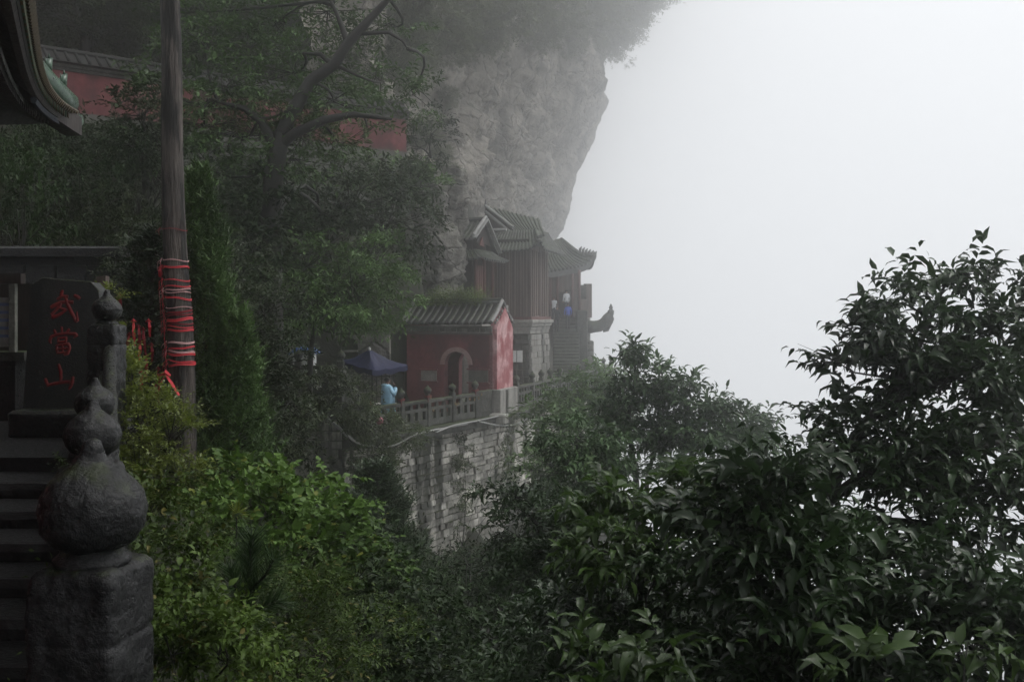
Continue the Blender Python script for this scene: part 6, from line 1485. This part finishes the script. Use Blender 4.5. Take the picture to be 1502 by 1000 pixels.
# ---- near foliage on the right
plant('leaning_tree', 'glossy-leaved tree with dark leaning trunk standing against the fog', 'tree', P(1150, 980, 5.4),
  [bl(1380, 420, 5.9, 52, 34, 40), bl(1330, 440, 5.8, 36, 26, 24), bl(1410, 400, 5.9, 24, 18, 14), bl(1450, 470, 6, 50, 40, 50), bl(1500, 450, 6.1, 30, 36, 30), bl(1290, 490, 5.7, 44, 22, 28), bl(1255, 495, 5.6, 28, 14, 12), bl(1370, 500, 5.8, 70, 44, 80), bl(1470, 540, 5.8, 60, 50, 76), bl(1290, 550, 5.6, 50, 30, 44), bl(1245, 545, 5.6, 26, 18, 14),
   bl(1380, 580, 5.5, 80, 44, 90), bl(1480, 620, 5.6, 56, 46, 66), bl(1250, 620, 5.5, 34, 24, 28), bl(1290, 640, 5.4, 50, 34, 50), bl(1215, 665, 5.4, 30, 18, 18), bl(1350, 660, 5.3, 60, 36, 60), bl(1430, 690, 5.3, 66, 44, 76), bl(1260, 690, 5.3, 44, 26, 40), bl(1330, 730, 5.1, 60, 36, 60), bl(1490, 740, 5.2, 50, 50, 60), bl(1400, 770, 5, 60, 40, 60), bl(1550, 560, 6, 60, 120, 90)],
  'lf_near', 111, (.095, .39), 8, .24, 'near', limbs=[([P(1120, 1010, 5.4), P(1168, 800, 5.4), P(1212, 735, 5.4), P(1236, 672, 5.4), P(1270, 620, 5.5), P(1315, 575, 5.6), P(1350, 500, 5.7), P(1385, 420, 5.9)], [.055, .05, .042, .038, .032, .026, .018, .008]),
    ([P(1212, 735, 5.4), P(1270, 695, 5.3), P(1340, 670, 5.3), P(1420, 660, 5.3), P(1500, 640, 5.4)], [.032, .028, .024, .018, .01]), ([P(1300, 590, 5.55), P(1380, 560, 5.6), P(1460, 520, 5.8)], [.022, .018, .01]), ([P(1190, 765, 5.4), P(1280, 760, 5.2), P(1400, 770, 5.0)], [.028, .02, .01])],
  n_obj=290, gap=.02, freq=2.4, droop=.32, trunk_r=.012, outer=.2, upb=.3, flat=.75, nup=1.0)
plant('shoot_shrub', 'upright shoots with long arching leaves before the broad tree', 'shrub', P(1140, 1000, 4.4),
  [bl(1100, 692, 4.4, 22, 22, 12), bl(1135, 707, 4.4, 36, 26, 22), bl(1090, 742, 4.3, 40, 30, 30), bl(1160, 752, 4.3, 36, 28, 28), bl(1110, 792, 4.2, 56, 36, 44), bl(1180, 807, 4.2, 44, 36, 36), bl(1060, 782, 4.3, 40, 28, 28), bl(1140, 852, 4.1, 70, 40, 56)],
  'lf_near', 112, (.10, .38), 8, .22, 'near', limbs=[([P(1125, 1010, 4.4), P(1115, 850, 4.4), P(1105, 770, 4.4), P(1100, 668, 4.4)], [.02, .017, .012, .005]), ([P(1140, 1010, 4.4), P(1142, 800, 4.4), P(1140, 690, 4.4)], [.018, .013, .005])], n_obj=190, gap=-.1, droop=.32, trunk_r=.008, outer=.15, upb=.6, nup=1.1)
plant('bright_shrub', 'brighter young-leaved shrub catching light over the ravine', 'shrub', P(930, 1000, 5.4),
  [bl(900, 720, 5.7, 36, 22, 26), bl(940, 745, 5.5, 50, 30, 50), bl(990, 730, 5.4, 44, 28, 40), bl(880, 760, 5.6, 36, 26, 30), bl(1020, 770, 5.2, 50, 34, 50), bl(940, 795, 5.3, 60, 34, 60), bl(1000, 700, 5.5, 24, 16, 12), bl(880, 810, 5.3, 44, 30, 36)],
  'lf_near_bright', 113, (.085, .42), 8, .18, 'near', limbs=[([P(945, 1010, 5.4), P(940, 880, 5.4), P(930, 760, 5.5)], [.02, .016, .006])], n_obj=220, gap=-.05, droop=.5, trunk_r=.008, outer=.2, upb=.4, nup=1.1)
plant('shade_shrub', 'dark glossy shrub massed below the bright one', 'shrub', P(960, 1040, 5.2),
  [bl(900, 870, 5.6, 70, 44, 110), bl(980, 850, 5.2, 70, 44, 110), bl(1060, 840, 4.9, 70, 44, 100), bl(850, 920, 5.8, 70, 44, 110), bl(930, 940, 5.2, 80, 44, 120), bl(1040, 920, 4.8, 80, 50, 120), bl(790, 930, 6.4, 44, 44, 90), bl(800, 980, 6, 60, 36, 100), bl(1100, 980, 4.5, 80, 40, 100), bl(980, 1000, 4.8, 80, 36, 90)],
  'lf_near', 114, (.066, .42), 8, .17, 'near', n_obj=120, gap=.0, droop=.4, trunk_r=.008, outer=.3, nup=1.0, stem_name='stem')
plant('shade_shrub', 'dark glossy thicket under the leaning trunk with fog showing through', 'shrub', P(1330, 1040, 4.2),
  [bl(1200, 850, 4.6, 70, 50, 90), bl(1290, 830, 4.6, 70, 50, 90), bl(1380, 860, 4.3, 70, 50, 84), bl(1460, 850, 4.4, 60, 60, 66), bl(1220, 930, 4.3, 80, 50, 100), bl(1320, 940, 4.1, 80, 50, 100), bl(1430, 950, 4.0, 80, 50, 90), bl(1520, 930, 4.1, 40, 60, 50), bl(1170, 1000, 4.2, 70, 36, 70)],
  'lf_near', 115, (.085, .40), 8, .22, 'near', n_obj=200, gap=.02, droop=.32, trunk_r=.01, outer=.2, nup=1.0, stem_name='stem')
plant('low_plant', 'large crinkled pale-veined leaves low at the ravine rim', 'plant', P(900, 1030, 3.5),
  [bl(870, 970, 3.6, 40, 22, 9), bl(930, 960, 3.5, 40, 22, 9), bl(985, 945, 3.5, 26, 18, 6), bl(900, 1000, 3.4, 60, 20, 12)], 'lf_rim', 116, (.085, .40), 7, .13, 'near', n_obj=150, gap=-.5, droop=.4, trunk_r=.005, outer=.2, upb=.5, nup=1.0, stem_name='stem')
plant('low_plant', 'arching big-leaved sprays in the dark thicket at the rim', 'plant', P(1420, 1040, 3.4),
  [bl(1420, 940, 3.5, 36, 22, 9), bl(1280, 990, 3.4, 60, 18, 10)], 'lf_rim', 117, (.088, .40), 7, .15, 'near', n_obj=120, gap=-.5, droop=.45, trunk_r=.005, outer=.2, upb=.5, nup=1.0, stem_name='stem')
# fallen sprigs growing on the stairs
for px, py, Y in ((85, 672, 6.4), (92, 690, 6.2), (50, 960, 4.6)):
    sp3 = thing('stair_weed', P(px, py+14, Y), 'tiny green weed sprouting beside the stair posts', 'weed', 'weeds on the stairs'); rng = np.random.default_rng(px)
    b = MB(); b.tube([P(px, py+16, Y), P(px+3, py, Y), P(px+8, py-8, Y)], [.003, .003, .001], 5); b.build('stem', M['branch'], sp3)
    q = np.array([P(px+3, py, Y)]*6); L = sprays(rng, q, rng.normal(0, 1, (6, 3))+np.array([0, 0, .6]), np.full(6, .06), 4, .03)
    link_mesh('sprig', leaf_mesh('sprig', L, 'far', .4, wloc(sp3)), M['lf_under'], sp3)

# =================================================================== HAZE
m = bpy.data.materials.new('fog'); m.use_nodes = True; t = m.node_tree; t.nodes.clear()
o_ = t.nodes.new('ShaderNodeOutputMaterial'); v_ = t.nodes.new('ShaderNodeVolumePrincipled'); t.links.new(v_.outputs[0], o_.inputs['Volume'])
v_.inputs['Color'].default_value = (.97, .975, .98, 1); v_.inputs['Density'].default_value = .0075; v_.inputs['Anisotropy'].default_value = .9
b = MB(); b.box((0, 0, -30), (650, 650, 212)); hz = b.build('haze', m); sh(hz, 'pale mountain fog filling the valley', 'haze', kind='stuff')
